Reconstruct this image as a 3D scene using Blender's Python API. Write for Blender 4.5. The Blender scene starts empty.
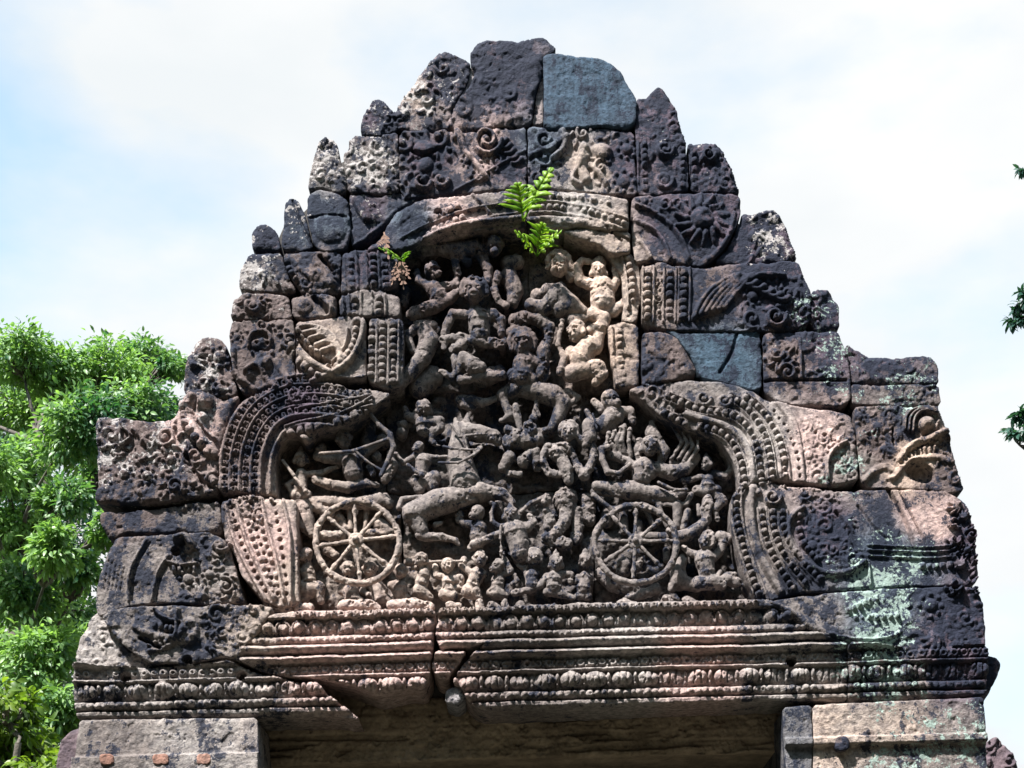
import bpy, math, random
import numpy as np
from mathutils import Matrix, Vector
R = math.radians
SC = bpy.context.scene
COL = SC.collection

# ------------------------------------------------------------------ camera
CAM = np.array([0.0, -6.5, 1.6]); PITCH = R(25.0); ROLL = R(-1.5); FPX = 1500.0
_f = np.array([0, math.cos(PITCH), math.sin(PITCH)])
_r0 = np.array([1.0, 0, 0]); _u0 = np.array([0, -math.sin(PITCH), math.cos(PITCH)])
_r = math.cos(ROLL)*_r0 + math.sin(ROLL)*_u0
_u = -math.sin(ROLL)*_r0 + math.cos(ROLL)*_u0
cd = bpy.data.cameras.new('camera'); cam = bpy.data.objects.new('camera', cd); COL.objects.link(cam)
cd.sensor_width = 36; cd.lens = FPX*36/1024; cd.clip_start = .05; cd.clip_end = 5000
M4 = Matrix.Identity(4)
for i in range(3):
    M4[i][0] = _r[i]; M4[i][1] = _u[i]; M4[i][2] = -_f[i]; M4[i][3] = CAM[i]
cam.matrix_world = M4
SC.camera = cam

# ------------------------------------------------------------------ sky, sun, exposure
SUN_EL, SUN_AZ = R(55), R(-36)      # azimuth measured from the wall's normal, negative = from the left
SC.view_settings.view_transform = 'Standard'; SC.view_settings.look = 'None'
SC.view_settings.exposure = 1.6; SC.view_settings.gamma = 1.0
W = bpy.data.worlds.new('World'); SC.world = W; W.use_nodes = True
nt = W.node_tree; nt.nodes.clear()
def N(t, typ, **kw):
    n = t.nodes.new(typ)
    for k, v in kw.items(): setattr(n, k, v)
    return n
out = N(nt, 'ShaderNodeOutputWorld'); bg = N(nt, 'ShaderNodeBackground'); sky = N(nt, 'ShaderNodeTexSky')
sky.sky_type = 'NISHITA'; sky.sun_disc = False; sky.sun_elevation = SUN_EL
sdir = Vector((math.sin(SUN_AZ)*math.cos(SUN_EL), -math.cos(SUN_AZ)*math.cos(SUN_EL), math.sin(SUN_EL)))
sky.sun_rotation = math.atan2(sdir.x, sdir.y)
tc = N(nt, 'ShaderNodeTexCoord'); mp = N(nt, 'ShaderNodeMapping'); mp.inputs['Scale'].default_value = (1.6, 1.6, 3.2)
mp.inputs['Location'].default_value = (.35, .1, .55)
nz = N(nt, 'ShaderNodeTexNoise'); nz.inputs['Scale'].default_value = 2.1; nz.inputs['Detail'].default_value = 6; nz.inputs['Roughness'].default_value = .52
rp = N(nt, 'ShaderNodeValToRGB'); rp.color_ramp.elements[0].position = .47; rp.color_ramp.elements[1].position = .72; rp.color_ramp.elements[0].color = (.42, .42, .42, 1)
nz2 = N(nt, 'ShaderNodeTexNoise'); nz2.inputs['Scale'].default_value = 3.1; nz2.inputs['Detail'].default_value = 5
rp2 = N(nt, 'ShaderNodeValToRGB'); rp2.color_ramp.elements[0].position = .3; rp2.color_ramp.elements[1].position = .7
rp2.color_ramp.elements[0].color = (2.95, 3.08, 3.16, 1); rp2.color_ramp.elements[1].color = (3.45, 3.45, 3.44, 1)
mx = N(nt, 'ShaderNodeMix', data_type='RGBA'); L = nt.links.new
L(tc.outputs['Generated'], mp.inputs[0]); L(mp.outputs[0], nz.inputs['Vector']); L(mp.outputs[0], nz2.inputs['Vector'])
sx = N(nt, 'ShaderNodeSeparateXYZ'); L(tc.outputs['Generated'], sx.inputs[0]); ma = N(nt, 'ShaderNodeMath', operation='MULTIPLY_ADD'); ma.inputs[1].default_value = .24; L(sx.outputs['Y'], ma.inputs[0]); L(nz.outputs['Fac'], ma.inputs[2]); L(ma.outputs[0], rp.inputs[0]); L(nz2.outputs['Fac'], rp2.inputs[0])
L(rp.outputs['Color'], mx.inputs['Factor']); tint = N(nt, 'ShaderNodeMix', data_type='RGBA', blend_type='MULTIPLY'); tint.inputs['Factor'].default_value = 1; tint.inputs['B'].default_value = (1.0, 1.35, 1.2, 1); L(sky.outputs[0], tint.inputs['A']); L(tint.outputs['Result'], mx.inputs['A']); L(rp2.outputs['Color'], mx.inputs['B'])
L(mx.outputs['Result'], bg.inputs['Color']); bg.inputs['Strength'].default_value = 0.1
L(bg.outputs[0], out.inputs[0])
sl = bpy.data.lights.new('sun', 'SUN'); sl.energy = 5.0; sl.angle = R(2.2); sl.color = (1, .975, .945)
so = bpy.data.objects.new('sun', sl); COL.objects.link(so)
so.rotation_euler = sdir.to_track_quat('Z', 'Y').to_euler()

# ------------------------------------------------------------------ helpers
S = 0.0050                                   # metres of relief per traced unit
def at(px, py, Y):
    px = np.asarray(px, float); py = np.asarray(py, float)
    a = (px-512)[..., None]; b = (384-py)[..., None]
    d = _f*FPX + _r*a + _u*b
    t = (np.asarray(Y, float)-CAM[1])/d[..., 1]
    return CAM + d*t[..., None]
def hash2(i, j, s):
    i = i.astype(np.int64); j = j.astype(np.int64)
    n = (i*374761393 + j*668265263 + s*974711) & 0x7fffffff
    n = ((n ^ (n >> 13))*1274126177) & 0x7fffffff
    return ((n ^ (n >> 16)) & 0xffff)/65535.0
def vn(x, y, s=0):
    i = np.floor(x); j = np.floor(y); u = x-i; v = y-j
    u = u*u*(3-2*u); v = v*v*(3-2*v)
    return (hash2(i, j, s)*(1-u)+hash2(i+1, j, s)*u)*(1-v) + (hash2(i, j+1, s)*(1-u)+hash2(i+1, j+1, s)*u)*v
def fbm(x, y, s=0, o=4):
    a = 0; w = .5; t = 0
    for k in range(o):
        a = a + w*vn(x, y, s+k*17); t += w; x = x*2.03+5.1; y = y*2.03+1.7; w *= .5
    return a/t
def sstep(a, b, x):
    t = np.clip((x-a)/(b-a), 0, 1); return t*t*(3-2*t)

def tag(o, label=None, cat=None, group=None, kind=None):
    if label: o['label'] = label
    if cat: o['category'] = cat
    if group: o['group'] = group
    if kind: o['kind'] = kind
    return o
def empty(name, loc, label, cat, group=None):
    o = bpy.data.objects.new(name, None); COL.objects.link(o); o.location = loc; o.empty_display_size = .1
    return tag(o, label, cat, group)
def link(name, me, mat, parent=None):
    me.materials.append(mat)
    o = bpy.data.objects.new(name, me); COL.objects.link(o)
    if parent:
        o.parent = parent; o.matrix_parent_inverse = Matrix.Identity(4)
        loc = Vector((0, 0, 0)); p = parent
        while p: loc += p.location; p = p.parent
        o.location = -loc                     # vertices are given in world space
    return o
def mesh_np(name, V, Q, smooth=True, T=None):
    me = bpy.data.meshes.new(name)
    me.vertices.add(len(V)); me.vertices.foreach_set('co', np.ascontiguousarray(V, np.float32).ravel())
    nq = len(Q); nt_ = 0 if T is None else len(T)
    me.loops.add(nq*4+nt_*3); me.polygons.add(nq+nt_)
    li = np.asarray(Q, np.int32).ravel(); st = np.arange(nq)*4; tot = np.full(nq, 4)
    if nt_:
        li = np.concatenate([li, np.asarray(T, np.int32).ravel()])
        st = np.concatenate([st, nq*4+np.arange(nt_)*3]); tot = np.concatenate([tot, np.full(nt_, 3)])
    me.loops.foreach_set('vertex_index', li.astype(np.int32))
    me.polygons.foreach_set('loop_start', st.astype(np.int32))
    if smooth: me.polygons.foreach_set('use_smooth', np.ones(nq+nt_, bool))
    me.update(calc_edges=True); me.validate()
    return me
def vattr(me, name, arr):
    a = me.attributes.new(name, 'FLOAT_VECTOR', 'POINT'); a.data.foreach_set('vector', np.ascontiguousarray(arr, np.float32).ravel())

# ------------------------------------------------------------------ materials
def principled(name):
    m = bpy.data.materials.new(name); m.use_nodes = True
    t = m.node_tree; b = t.nodes['Principled BSDF']
    return m, t, b
def mixc(t, fac, a, b, blend='MIX'):
    n = N(t, 'ShaderNodeMix', data_type='RGBA', blend_type=blend)
    for k, v in (('Factor', fac), ('A', a), ('B', b)):
        if hasattr(v, 'is_linked') or hasattr(v, 'links'): t.links.new(v, n.inputs[k])
        elif k == 'Factor': n.inputs[k].default_value = v
        else: n.inputs[k].default_value = (*v, 1)
    return n.outputs['Result']
def noise(t, vec, scale, detail=5, rough=.55):
    n = N(t, 'ShaderNodeTexNoise'); n.inputs['Scale'].default_value = scale; n.inputs['Detail'].default_value = detail
    n.inputs['Roughness'].default_value = rough; t.links.new(vec, n.inputs['Vector']); return n.outputs['Fac']
def math_(t, op, a, b=None, clamp=False):
    n = N(t, 'ShaderNodeMath', operation=op, use_clamp=clamp)
    for i, v in enumerate((a, b)):
        if v is None: continue
        if isinstance(v, (int, float)): n.inputs[i].default_value = v
        else: t.links.new(v, n.inputs[i])
    return n.outputs[0]
def maprange(t, v, a, b, c=0., d=1.):
    n = N(t, 'ShaderNodeMapRange', interpolation_type='SMOOTHSTEP'); t.links.new(v, n.inputs[0])
    for i, x in enumerate((a, b, c, d)): n.inputs[i+1].default_value = x
    return n.outputs[0]
def stone_mat(name, bump=.35):
    """weathered sandstone: rock colour and lichen cover come from the stone's own attributes, broken up by noise"""
    m, t, b = principled(name)
    pos = N(t, 'ShaderNodeNewGeometry').outputs['Position']
    a1 = N(t, 'ShaderNodeAttribute', attribute_name='rock').outputs['Vector']
    a2 = N(t, 'ShaderNodeAttribute', attribute_name='lichen').outputs['Vector']
    sp = N(t, 'ShaderNodeSeparateXYZ'); t.links.new(a2, sp.inputs[0])
    n1 = noise(t, pos, 9, 8, .62); n2 = noise(t, pos, 42, 6, .6); n3 = noise(t, pos, 150, 4, .6)
    col = mixc(t, maprange(t, n1, .3, .7), a1, mixc(t, 1., a1, (1.12, 1.06, 1.03), 'MULTIPLY'))
    col = mixc(t, maprange(t, n2, .3, .7, 0, .85), mixc(t, 1., col, (.42, .41, .43), 'MULTIPLY'), mixc(t, 1., col, (1.32, 1.28, 1.24), 'MULTIPLY'))
    # black crust
    def lin(*terms):
        acc = None
        for nn, w in terms:
            v = math_(t, 'MULTIPLY', math_(t, 'SUBTRACT', nn, .5), w); acc = v if acc is None else math_(t, 'ADD', acc, v)
        return acc
    mpg = N(t, 'ShaderNodeMapping'); mpg.inputs['Scale'].default_value = (1, 1, .13); t.links.new(pos, mpg.inputs[0]); n7 = noise(t, mpg.outputs[0], 14, 5, .6)
    kb = math_(t, 'ADD', lin((n1, 1.6), (n2, 1.1), (n3, .5), (n7, 1.1)), math_(t, 'SUBTRACT', sp.outputs['X'], .5))
    crust = mixc(t, n2, (.003, .006, .014), (.012, .017, .035))
    col = mixc(t, maprange(t, kb, -.07, .13, 0, .94), col, crust)
    # pale lichen
    n4 = noise(t, pos, 16, 8, .68); n5 = noise(t, pos, 75, 4, .6)
    kp = math_(t, 'ADD', lin((n4, 1.7), (n5, .8)), math_(t, 'SUBTRACT', sp.outputs['Y'], .50))
    col = mixc(t, maprange(t, kp, -.03, .06, 0, .88), col, mixc(t, n3, (.22, .20, .195), (.40, .365, .35)))
    # mint green lichen
    n6 = noise(t, pos, 14, 8, .72)
    kg = math_(t, 'ADD', lin((n6, 1.7), (n5, .9)), math_(t, 'SUBTRACT', sp.outputs['Z'], .52))
    col = mixc(t, maprange(t, kg, -.03, .06, 0, .88), col, mixc(t, n3, (.15, .21, .18), (.31, .38, .345)))
    t.links.new(col, b.inputs['Base Color']); b.inputs['Roughness'].default_value = .85
    b.inputs['Specular IOR Level'].default_value = .25
    bp = N(t, 'ShaderNodeBump'); bp.inputs['Strength'].default_value = bump; bp.inputs['Distance'].default_value = .012
    hh = math_(t, 'ADD', math_(t, 'MULTIPLY', n2, .8), math_(t, 'MULTIPLY', n3, .5)); t.links.new(hh, bp.inputs['Height'])
    t.links.new(bp.outputs[0], b.inputs['Normal'])
    return m
def simple_stone(name, c1, c2, scale=8, bump=.3):
    m, t, b = principled(name); pos = N(t, 'ShaderNodeNewGeometry').outputs['Position']
    n1 = noise(t, pos, scale, 8, .65); n2 = noise(t, pos, scale*7, 5)
    col = mixc(t, maprange(t, n1, .35, .65), c1, c2); col = mixc(t, maprange(t, n2, .3, .7, 0, .5), col, mixc(t, 1., col, (.5, .5, .52), 'MULTIPLY'))
    t.links.new(col, b.inputs['Base Color']); b.inputs['Roughness'].default_value = .9
    bp = N(t, 'ShaderNodeBump'); bp.inputs['Strength'].default_value = bump; bp.inputs['Distance'].default_value = .02
    t.links.new(math_(t, 'ADD', n1, n2), bp.inputs['Height']); t.links.new(bp.outputs[0], b.inputs['Normal'])
    return m
def leaf_mat(name, c1, c2, trans=.5, scale=1.2):
    m = bpy.data.materials.new(name); m.use_nodes = True; t = m.node_tree; t.nodes.clear()
    o = N(t, 'ShaderNodeOutputMaterial'); p = N(t, 'ShaderNodeBsdfPrincipled'); tr = N(t, 'ShaderNodeBsdfTranslucent'); ms = N(t, 'ShaderNodeMixShader')
    pos = N(t, 'ShaderNodeNewGeometry').outputs['Position']; n1 = noise(t, pos, scale, 3); n2 = noise(t, pos, scale*14, 2)
    k = math_(t, 'ADD', math_(t, 'MULTIPLY', n1, .6), math_(t, 'MULTIPLY', n2, .4))
    col = mixc(t, maprange(t, k, .36, .62), c1, c2)
    t.links.new(col, p.inputs['Base Color']); p.inputs['Roughness'].default_value = .45
    t.links.new(mixc(t, 1., col, (1.5, 1.6, .7), 'MULTIPLY'), tr.inputs['Color'])
    ms.inputs[0].default_value = trans; t.links.new(p.outputs[0], ms.inputs[1]); t.links.new(tr.outputs[0], ms.inputs[2]); t.links.new(ms.outputs[0], o.inputs[0])
    return m
M_STONE = stone_mat('weathered_sandstone', .75); M_FIG = stone_mat('carved_sandstone', .4)
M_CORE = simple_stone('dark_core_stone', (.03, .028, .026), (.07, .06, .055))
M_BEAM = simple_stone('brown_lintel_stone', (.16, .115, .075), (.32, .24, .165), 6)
M_PURPLE = simple_stone('purple_sandstone', (.05, .035, .045), (.13, .09, .10), 12)
M_LEAF = leaf_mat('tree_leaf', (.022, .085, .04), (.20, .33, .105), .42, 1.1)
M_LEAFY = leaf_mat('yellow_leaf', (.06, .12, .015), (.20, .28, .03), .45, .9)
M_LEAFD = leaf_mat('dark_leaf', (.010, .045, .035), (.03, .085, .06), .3, .9)
M_FERN = leaf_mat('fern_frond', (.11, .24, .02), (.29, .42, .04), .45, 20)
M_DRY = simple_stone('dry_leaf', (.09, .045, .03), (.20, .12, .085), 30)
M_BARK = simple_stone('bark', (.06, .05, .04), (.14, .12, .10), 10)

# ------------------------------------------------------------------ stone colour map over the gate, by position on the wall
# x, y, crust, pale, mint, rock colour
TAN = (.37, .31, .27); PINK = (.47, .355, .33); GREY = (.20, .178, .17); BROWN = (.145, .112, .108); PURP = (.092, .070, .098); BLUE = (.085, .115, .155); WARM = (.47, .37, .305); ASH = (.36, .335, .32)
CTRL = [
 (430, 90, .72, .30, 0, PURP), (420, 95, .45, .54, 0, TAN), (500, 80, .80, .05, 0, PURP), (590, 90, .62, .0, 0, BLUE), (660, 120, .68, .22, .20, PURP), (700, 165, .66, .22, .12, PURP),
 (325, 165, .55, .50, .05, GREY), (375, 115, .68, .35, 0, PURP), (370, 170, .50, .52, 0, GREY), (425, 160, .58, .12, 0, PURP), (485, 150, .52, 0, 0, PINK), (510, 170, .62, 0, 0, PURP), (545, 150, .45, .1, .05, BLUE), (590, 165, .35, .05, 0, TAN), (625, 160, .62, .08, 0, PURP),
 (265, 240, .70, .25, .1, PURP), (295, 225, .70, .40, .1, BLUE), (330, 220, .66, .1, .05, BLUE), (370, 210, .60, .3, 0, PURP), (410, 225, .60, .15, 0, BLUE), (450, 215, .42, 0, 0, PINK), (500, 205, .45, 0, 0, GREY), (575, 210, .40, 0, 0, ASH), (612, 240, .20, 0, 0, TAN),
 (670, 225, .62, .1, .08, PURP), (720, 225, .66, .1, .05, PURP), (770, 235, .68, .48, .1, PURP), (700, 290, .62, 0, 0, BROWN), (770, 290, .72, .1, .1, PURP), (825, 310, .62, .2, .38, PURP),
 (255, 270, .55, .50, 0, GREY), (310, 270, .60, .1, 0, BROWN), (370, 268, .58, .0, 0, PURP), (260, 305, .42, .3, 0, BROWN), (370, 303, .46, .0, 0, GREY),
 (430, 300, .42, .05, 0, BROWN), (460, 340, .35, .05, 0, GREY), (480, 260, .55, .05, 0, BROWN), (520, 340, .48, 0, 0, BROWN), (590, 280, .12, 0, 0, WARM), (600, 340, .12, 0, 0, WARM), (570, 260, .2, 0, 0, WARM), (555, 305, .35, 0, 0, GREY), (628, 300, .25, 0, 0, TAN),
 (205, 370, .52, .42, 0, BROWN), (260, 350, .50, .05, 0, BROWN), (330, 350, .32, .05, 0, TAN), (385, 350, .48, .0, 0, GREY), (660, 355, .60, 0, 0, BROWN), (720, 355, .50, 0, .05, BLUE), (785, 360, .50, .15, .1, BROWN), (825, 345, .50, .3, .46, PURP), (890, 370, .72, .1, .2, PURP), (895, 393, .48, .2, .45, GREY),
 (130, 450, .44, .45, 0, BROWN), (195, 430, .42, .42, 0, PINK), (170, 470, .44, .35, 0, BROWN), (245, 450, .45, .05, 0, BROWN), (300, 400, .48, .0, 0, PURP), (340, 405, .45, .0, 0, GREY),
 (300, 470, .25, .1, 0, TAN), (360, 450, .48, 0, 0, GREY), (450, 440, .42, .05, 0, GREY), (520, 430, .46, .05, 0, GREY), (570, 440, .42, .05, 0, GREY), (640, 440, .40, 0, 0, GREY), (700, 400, .48, 0, 0, GREY), (770, 440, .34, 0, 0, ASH), (815, 445, .35, .1, .1, PINK), (845, 460, .40, .2, .40, GREY), (880, 440, .46, .1, .25, BROWN), (915, 465, .25, .05, 0, WARM), (945, 480, .58, .1, .05, BROWN),
 (120, 520, .55, .2, 0, BROWN), (190, 518, .55, .1, 0, GREY), (140, 570, .52, .1, 0, GREY), (210, 570, .44, .3, 0, GREY), (265, 550, .10, .0, 0, PINK),
 (350, 540, .22, .0, 0, TAN), (310, 580, .28, .0, 0, TAN), (440, 580, .26, .0, 0, TAN), (430, 520, .34, 0, 0, GREY), (520, 540, .42, .0, 0, GREY), (560, 590, .46, 0, 0, GREY), (640, 545, .40, 0, 0, GREY), (710, 560, .40, 0, 0, GREY),
 (770, 540, .44, 0, .02, GREY), (830, 530, .62, .0, .15, PURP), (880, 550, .68, .0, .36, BLUE), (910, 555, .64, .1, .52, BLUE), (930, 520, .40, .0, 0, PINK), (965, 540, .64, .15, .05, PURP), (880, 585, .62, .1, .54, BLUE),
 (140, 630, .60, .05, 0, GREY), (200, 625, .58, .05, 0, GREY), (95, 645, .38, .4, 0, ASH), (245, 625, .45, .1, 0, TAN), (800, 620, .60, 0, .05, GREY), (880, 620, .60, .1, .57, BLUE), (955, 620, .68, .15, .05, PURP),
 (120, 680, .40, .1, 0, ASH), (220, 690, .36, .1, 0, ASH), (320, 650, .20, .05, 0, PINK), (420, 650, .24, .05, 0, PINK), (520, 640, .38, .05, 0, GREY), (620, 650, .26, .1, 0, ASH), (700, 670, .18, .05, 0, PINK), (790, 660, .34, .05, .05, ASH), (880, 670, .55, .0, .50, GREY), (960, 670, .55, .1, .2, PURP),
 (120, 745, .40, .12, 0, GREY), (200, 745, .46, .1, 0, ASH), (840, 740, .28, .05, .15, TAN), (895, 735, .38, .05, .36, TAN), (960, 740, .46, .05, .45, GREY), (900, 765, .45, .3, .5, GREY)]
_C = np.array([(c[0], c[1], c[2], c[3], c[4], *c[5]) for c in CTRL], float)
def surface_map(px, py):
    px = np.asarray(px, float).ravel(); py = np.asarray(py, float).ravel()
    wx = px + 26*(fbm(px/22, py/22, 91, 3)-.5); wy = py + 26*(fbm(px/22, py/22, 57, 3)-.5)
    num = np.zeros((len(px), 6)); den = np.zeros(len(px))
    for c in _C:
        w = 1/(((wx-c[0])**2+(wy-c[1])**2)+60.)**2
        den += w; num += w[:, None]*c[2:]
    num /= den[:, None]
    return num[:, 3:6], num[:, 0:3]
def paint(me, px, py, rock=None, lich=None, gain=1.0):
    r, l = surface_map(px, py)
    if rock is not None: r = r*.15+np.array(rock)*.85
    if lich is not None: l = l*.15+np.array(lich)*.85
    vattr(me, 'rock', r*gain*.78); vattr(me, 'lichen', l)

# ------------------------------------------------------------------ ornament field: carved relief evaluated on the face of every block
ORN = []
def seg_d(PX, PY, P):
    """distance to a polyline, arc length and side of the nearest point"""
    best = np.full(PX.shape, 1e9); sl_ = np.zeros(PX.shape); sg = np.zeros(PX.shape); s0 = 0
    for (x0, y0), (x1, y1) in zip(P[:-1], P[1:]):
        dx, dy = x1-x0, y1-y0; l2 = dx*dx+dy*dy+1e-9
        t = np.clip(((PX-x0)*dx+(PY-y0)*dy)/l2, 0, 1)
        d = np.hypot(PX-x0-t*dx, PY-y0-t*dy); m = d < best
        ln = math.sqrt(l2); best = np.where(m, d, best); sl_ = np.where(m, s0+t*ln, sl_)
        sg = np.where(m, (PX-x0)*dy-(PY-y0)*dx, sg); s0 += ln
    return best, sl_, np.sign(sg)
def smooth_line(P, n=3):
    P = [tuple(p) for p in P]
    for _ in range(n):
        Q = [P[0]]
        for a, b in zip(P[:-1], P[1:]):
            Q.append((a[0]*.75+b[0]*.25, a[1]*.75+b[1]*.25)); Q.append((a[0]*.25+b[0]*.75, a[1]*.25+b[1]*.75))
        Q.append(P[-1]); P = Q
    return P
def along(P, step, off=0.0, start=0.0):
    P = np.array(P, float); d = np.hypot(*np.diff(P, axis=0).T); c = np.concatenate([[0], np.cumsum(d)])
    o = []
    s = start if start else step/2
    while s < c[-1]:
        k = min(np.searchsorted(c, s)-1, len(d)-1); k = max(k, 0); t = (s-c[k])/max(d[k], 1e-6)
        q = P[k]+(P[k+1]-P[k])*t; tx, ty = (P[k+1]-P[k])/max(d[k], 1e-6)
        o.append((q[0]+ty*off, q[1]-tx*off, math.atan2(ty, tx))); s += step
    return o
def offset_line(P, off):
    return [(x, y) for x, y, a in along(P, 3.0, off)]
def line(P, r, h, sub=False, sm=2, flat=False):
    P = smooth_line(P, sm); xs = [p[0] for p in P]; ys = [p[1] for p in P]
    def f(PX, PY):
        d, s, g = seg_d(PX, PY, P); q = np.clip(1-(d/r)**2, 0, 1)
        return h*(np.clip(q*2.5, 0, 1) if flat else np.sqrt(q))
    ORN.append((min(xs)-r, min(ys)-r, max(xs)+r, max(ys)+r, f, sub))
def taper(P, r0, r1, h, sub=False):
    P = smooth_line(P, 2); n = len(P)
    xs = [p[0] for p in P]; ys = [p[1] for p in P]; rm = max(r0, r1)
    tot = sum(math.hypot(b[0]-a[0], b[1]-a[1]) for a, b in zip(P[:-1], P[1:]))
    def f(PX, PY):
        d, s, g = seg_d(PX, PY, P); r = r0+(r1-r0)*s/tot
        return h*np.sqrt(np.clip(1-(d/r)**2, 0, 1))*(.6+.4*r/rm)
    ORN.append((min(xs)-rm, min(ys)-rm, max(xs)+rm, max(ys)+rm, f, sub))
def blob(x, y, rx, ry, a, h, sub=False, sq=2.0):
    c, s = math.cos(a), math.sin(a); m = max(rx, ry)*1.2
    def f(PX, PY):
        u = ((PX-x)*c+(PY-y)*s)/rx; v = (-(PX-x)*s+(PY-y)*c)/ry
        return h*np.sqrt(np.clip(1-np.abs(u)**sq-np.abs(v)**sq, 0, 1))
    ORN.append((x-m, y-m, x+m, y+m, f, sub))
def beads(P, step, rx, ry, h, off=0., sq=3.5, jit=.15, sm=2):
    rnd = random.Random(int(P[0][0]*7+P[0][1]*3+off*11))
    for x, y, a in along(smooth_line(P, sm), step, off):
        k = 1+rnd.uniform(-jit, jit)
        if rnd.random() < .06: k *= .6
        blob(x+rnd.uniform(-.3, .3), y+rnd.uniform(-.3, .3), rx*k, ry*k, a+rnd.uniform(-.12, .12), h*k, False, sq)
def pits(P, step, r, h, off=0.):
    rnd = random.Random(int(P[0][0]*5+P[0][1]+off))
    for x, y, a in along(smooth_line(P, 2), step, off):
        blob(x+rnd.uniform(-.6, .6), y+rnd.uniform(-.6, .6), r*rnd.uniform(.7, 1.2), r*rnd.uniform(.7, 1.2), a, h, True)
def spiral(cx, cy, r, turns, w, h, a0=0, d=1):
    P = []
    n = int(18*turns)
    for i in range(n+1):
        t = i/n; a = a0+d*t*turns*2*math.pi; q = r*(1-t*.86); P.append((cx+q*math.cos(a), cy+q*math.sin(a)))
    line(P, w, h, sm=0); blob(cx, cy, r*.24, r*.24, 0, h*1.15)
def inpoly(x, y, P):
    c = False; j = len(P)-1
    for i in range(len(P)):
        if (P[i][1] > y) != (P[j][1] > y) and x < (P[j][0]-P[i][0])*(y-P[i][1])/(P[j][1]-P[i][1])+P[i][0]: c = not c
        j = i
    return c
def foliage(P, size, h, seed, ang=None, dens=1.0):
    """carved vine scrolls with leaves packed into a field"""
    rnd = random.Random(seed); xs = [p[0] for p in P]; ys = [p[1] for p in P]; pts = []
    ar = (max(xs)-min(xs))*(max(ys)-min(ys)); h = h*.52; size *= 1.3; dens *= .8
    def drop(x, y, a, s, hh): taper([(x, y), (x+.5*s*math.cos(a), y+.5*s*math.sin(a)), (x+s*math.cos(a+.45), y+s*math.sin(a+.45))], s*.30, s*.10, hh)
    for _ in range(int(dens*14*ar/(size*size))):             # scroll centres
        x = rnd.uniform(min(xs), max(xs)); y = rnd.uniform(min(ys), max(ys))
        if not inpoly(x, y, P) or any((x-a)**2+(y-b)**2 < ((size*.95+c))**2 for a, b, c in pts): continue
        r = size*rnd.uniform(.55, .85); pts.append((x, y, r)); a0 = rnd.uniform(0, 6.28) if ang is None else ang; d = rnd.choice((-1, 1))
        k = rnd.random()
        if k < .55:
            spiral(x, y, r, rnd.uniform(1.0, 1.4), r*.19, h, a0, d)
            for i in range(rnd.randint(4, 7)):
                a = a0+d*i*.85; drop(x+r*1.15*math.cos(a), y+r*1.15*math.sin(a), a+d*.9, size*.55, h*rnd.uniform(.6, 1))
        elif k < .8:
            for i in range(5): drop(x, y, a0+(i-2)*.55, r*1.5*(1-.12*abs(i-2)), h*rnd.uniform(.8, 1.1))
            blob(x, y, r*.3, r*.3, 0, h*1.2)
        else:
            blob(x, y, r*.62, r*.55, a0, h*1.1)
            for i in range(8): a = i*.785; blob(x+r*.95*math.cos(a), y+r*.95*math.sin(a), r*.22, r*.22, 0, h*.7)
    fill = []
    for _ in range(int(dens*40*ar/(size*size))):
        x = rnd.uniform(min(xs), max(xs)); y = rnd.uniform(min(ys), max(ys))
        if not inpoly(x, y, P) or any((x-a)**2+(y-b)**2 < (c*1.75)**2 for a, b, c in pts) or any((x-a)**2+(y-b)**2 < (size*.42)**2 for a, b in fill): continue
        fill.append((x, y)); drop(x, y, rnd.uniform(0, 6.28) if ang is None else ang+rnd.uniform(-.5, .5), size*.6, h*rnd.uniform(.5, .9))
def rosary(P, step, rx, ry, h):
    """a string of square beads with drill holes between them and a fine fillet on either side"""
    beads(P, step, rx, ry, h, jit=.10); Q = smooth_line(P, 2)
    pits(offset_line(Q, 0), step, 1.0, 2.0)
    for s in (-1, 1): line(offset_line(Q, s*(ry+1.3)), .9, h*.62, sm=1)
def leaf_row(P, n, ln, w, h, a_off, off=0.):
    for x, y, a in along(smooth_line(P, 2), n, off):
        b = a+a_off; taper([(x, y), (x+ln*.5*math.cos(b), y+ln*.5*math.sin(b)), (x+ln*math.cos(b+.5), y+ln*math.sin(b+.5))], w, w*.4, h)
def eval_orn(xg, yg):
    PX, PY = np.meshgrid(xg, yg); H = np.zeros(PX.shape); G = np.zeros(PX.shape)
    for x0, y0, x1, y1, f, sub in ORN:
        i0, i1 = np.searchsorted(xg, (x0, x1)); j0, j1 = np.searchsorted(yg, (y0, y1))
        if i1 <= i0 or j1 <= j0: continue
        v = f(PX[j0:j1, i0:i1], PY[j0:j1, i0:i1])
        if sub: G[j0:j1, i0:i1] = np.maximum(G[j0:j1, i0:i1], v)
        else: H[j0:j1, i0:i1] = np.maximum(H[j0:j1, i0:i1], v)
    return H, G

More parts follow.
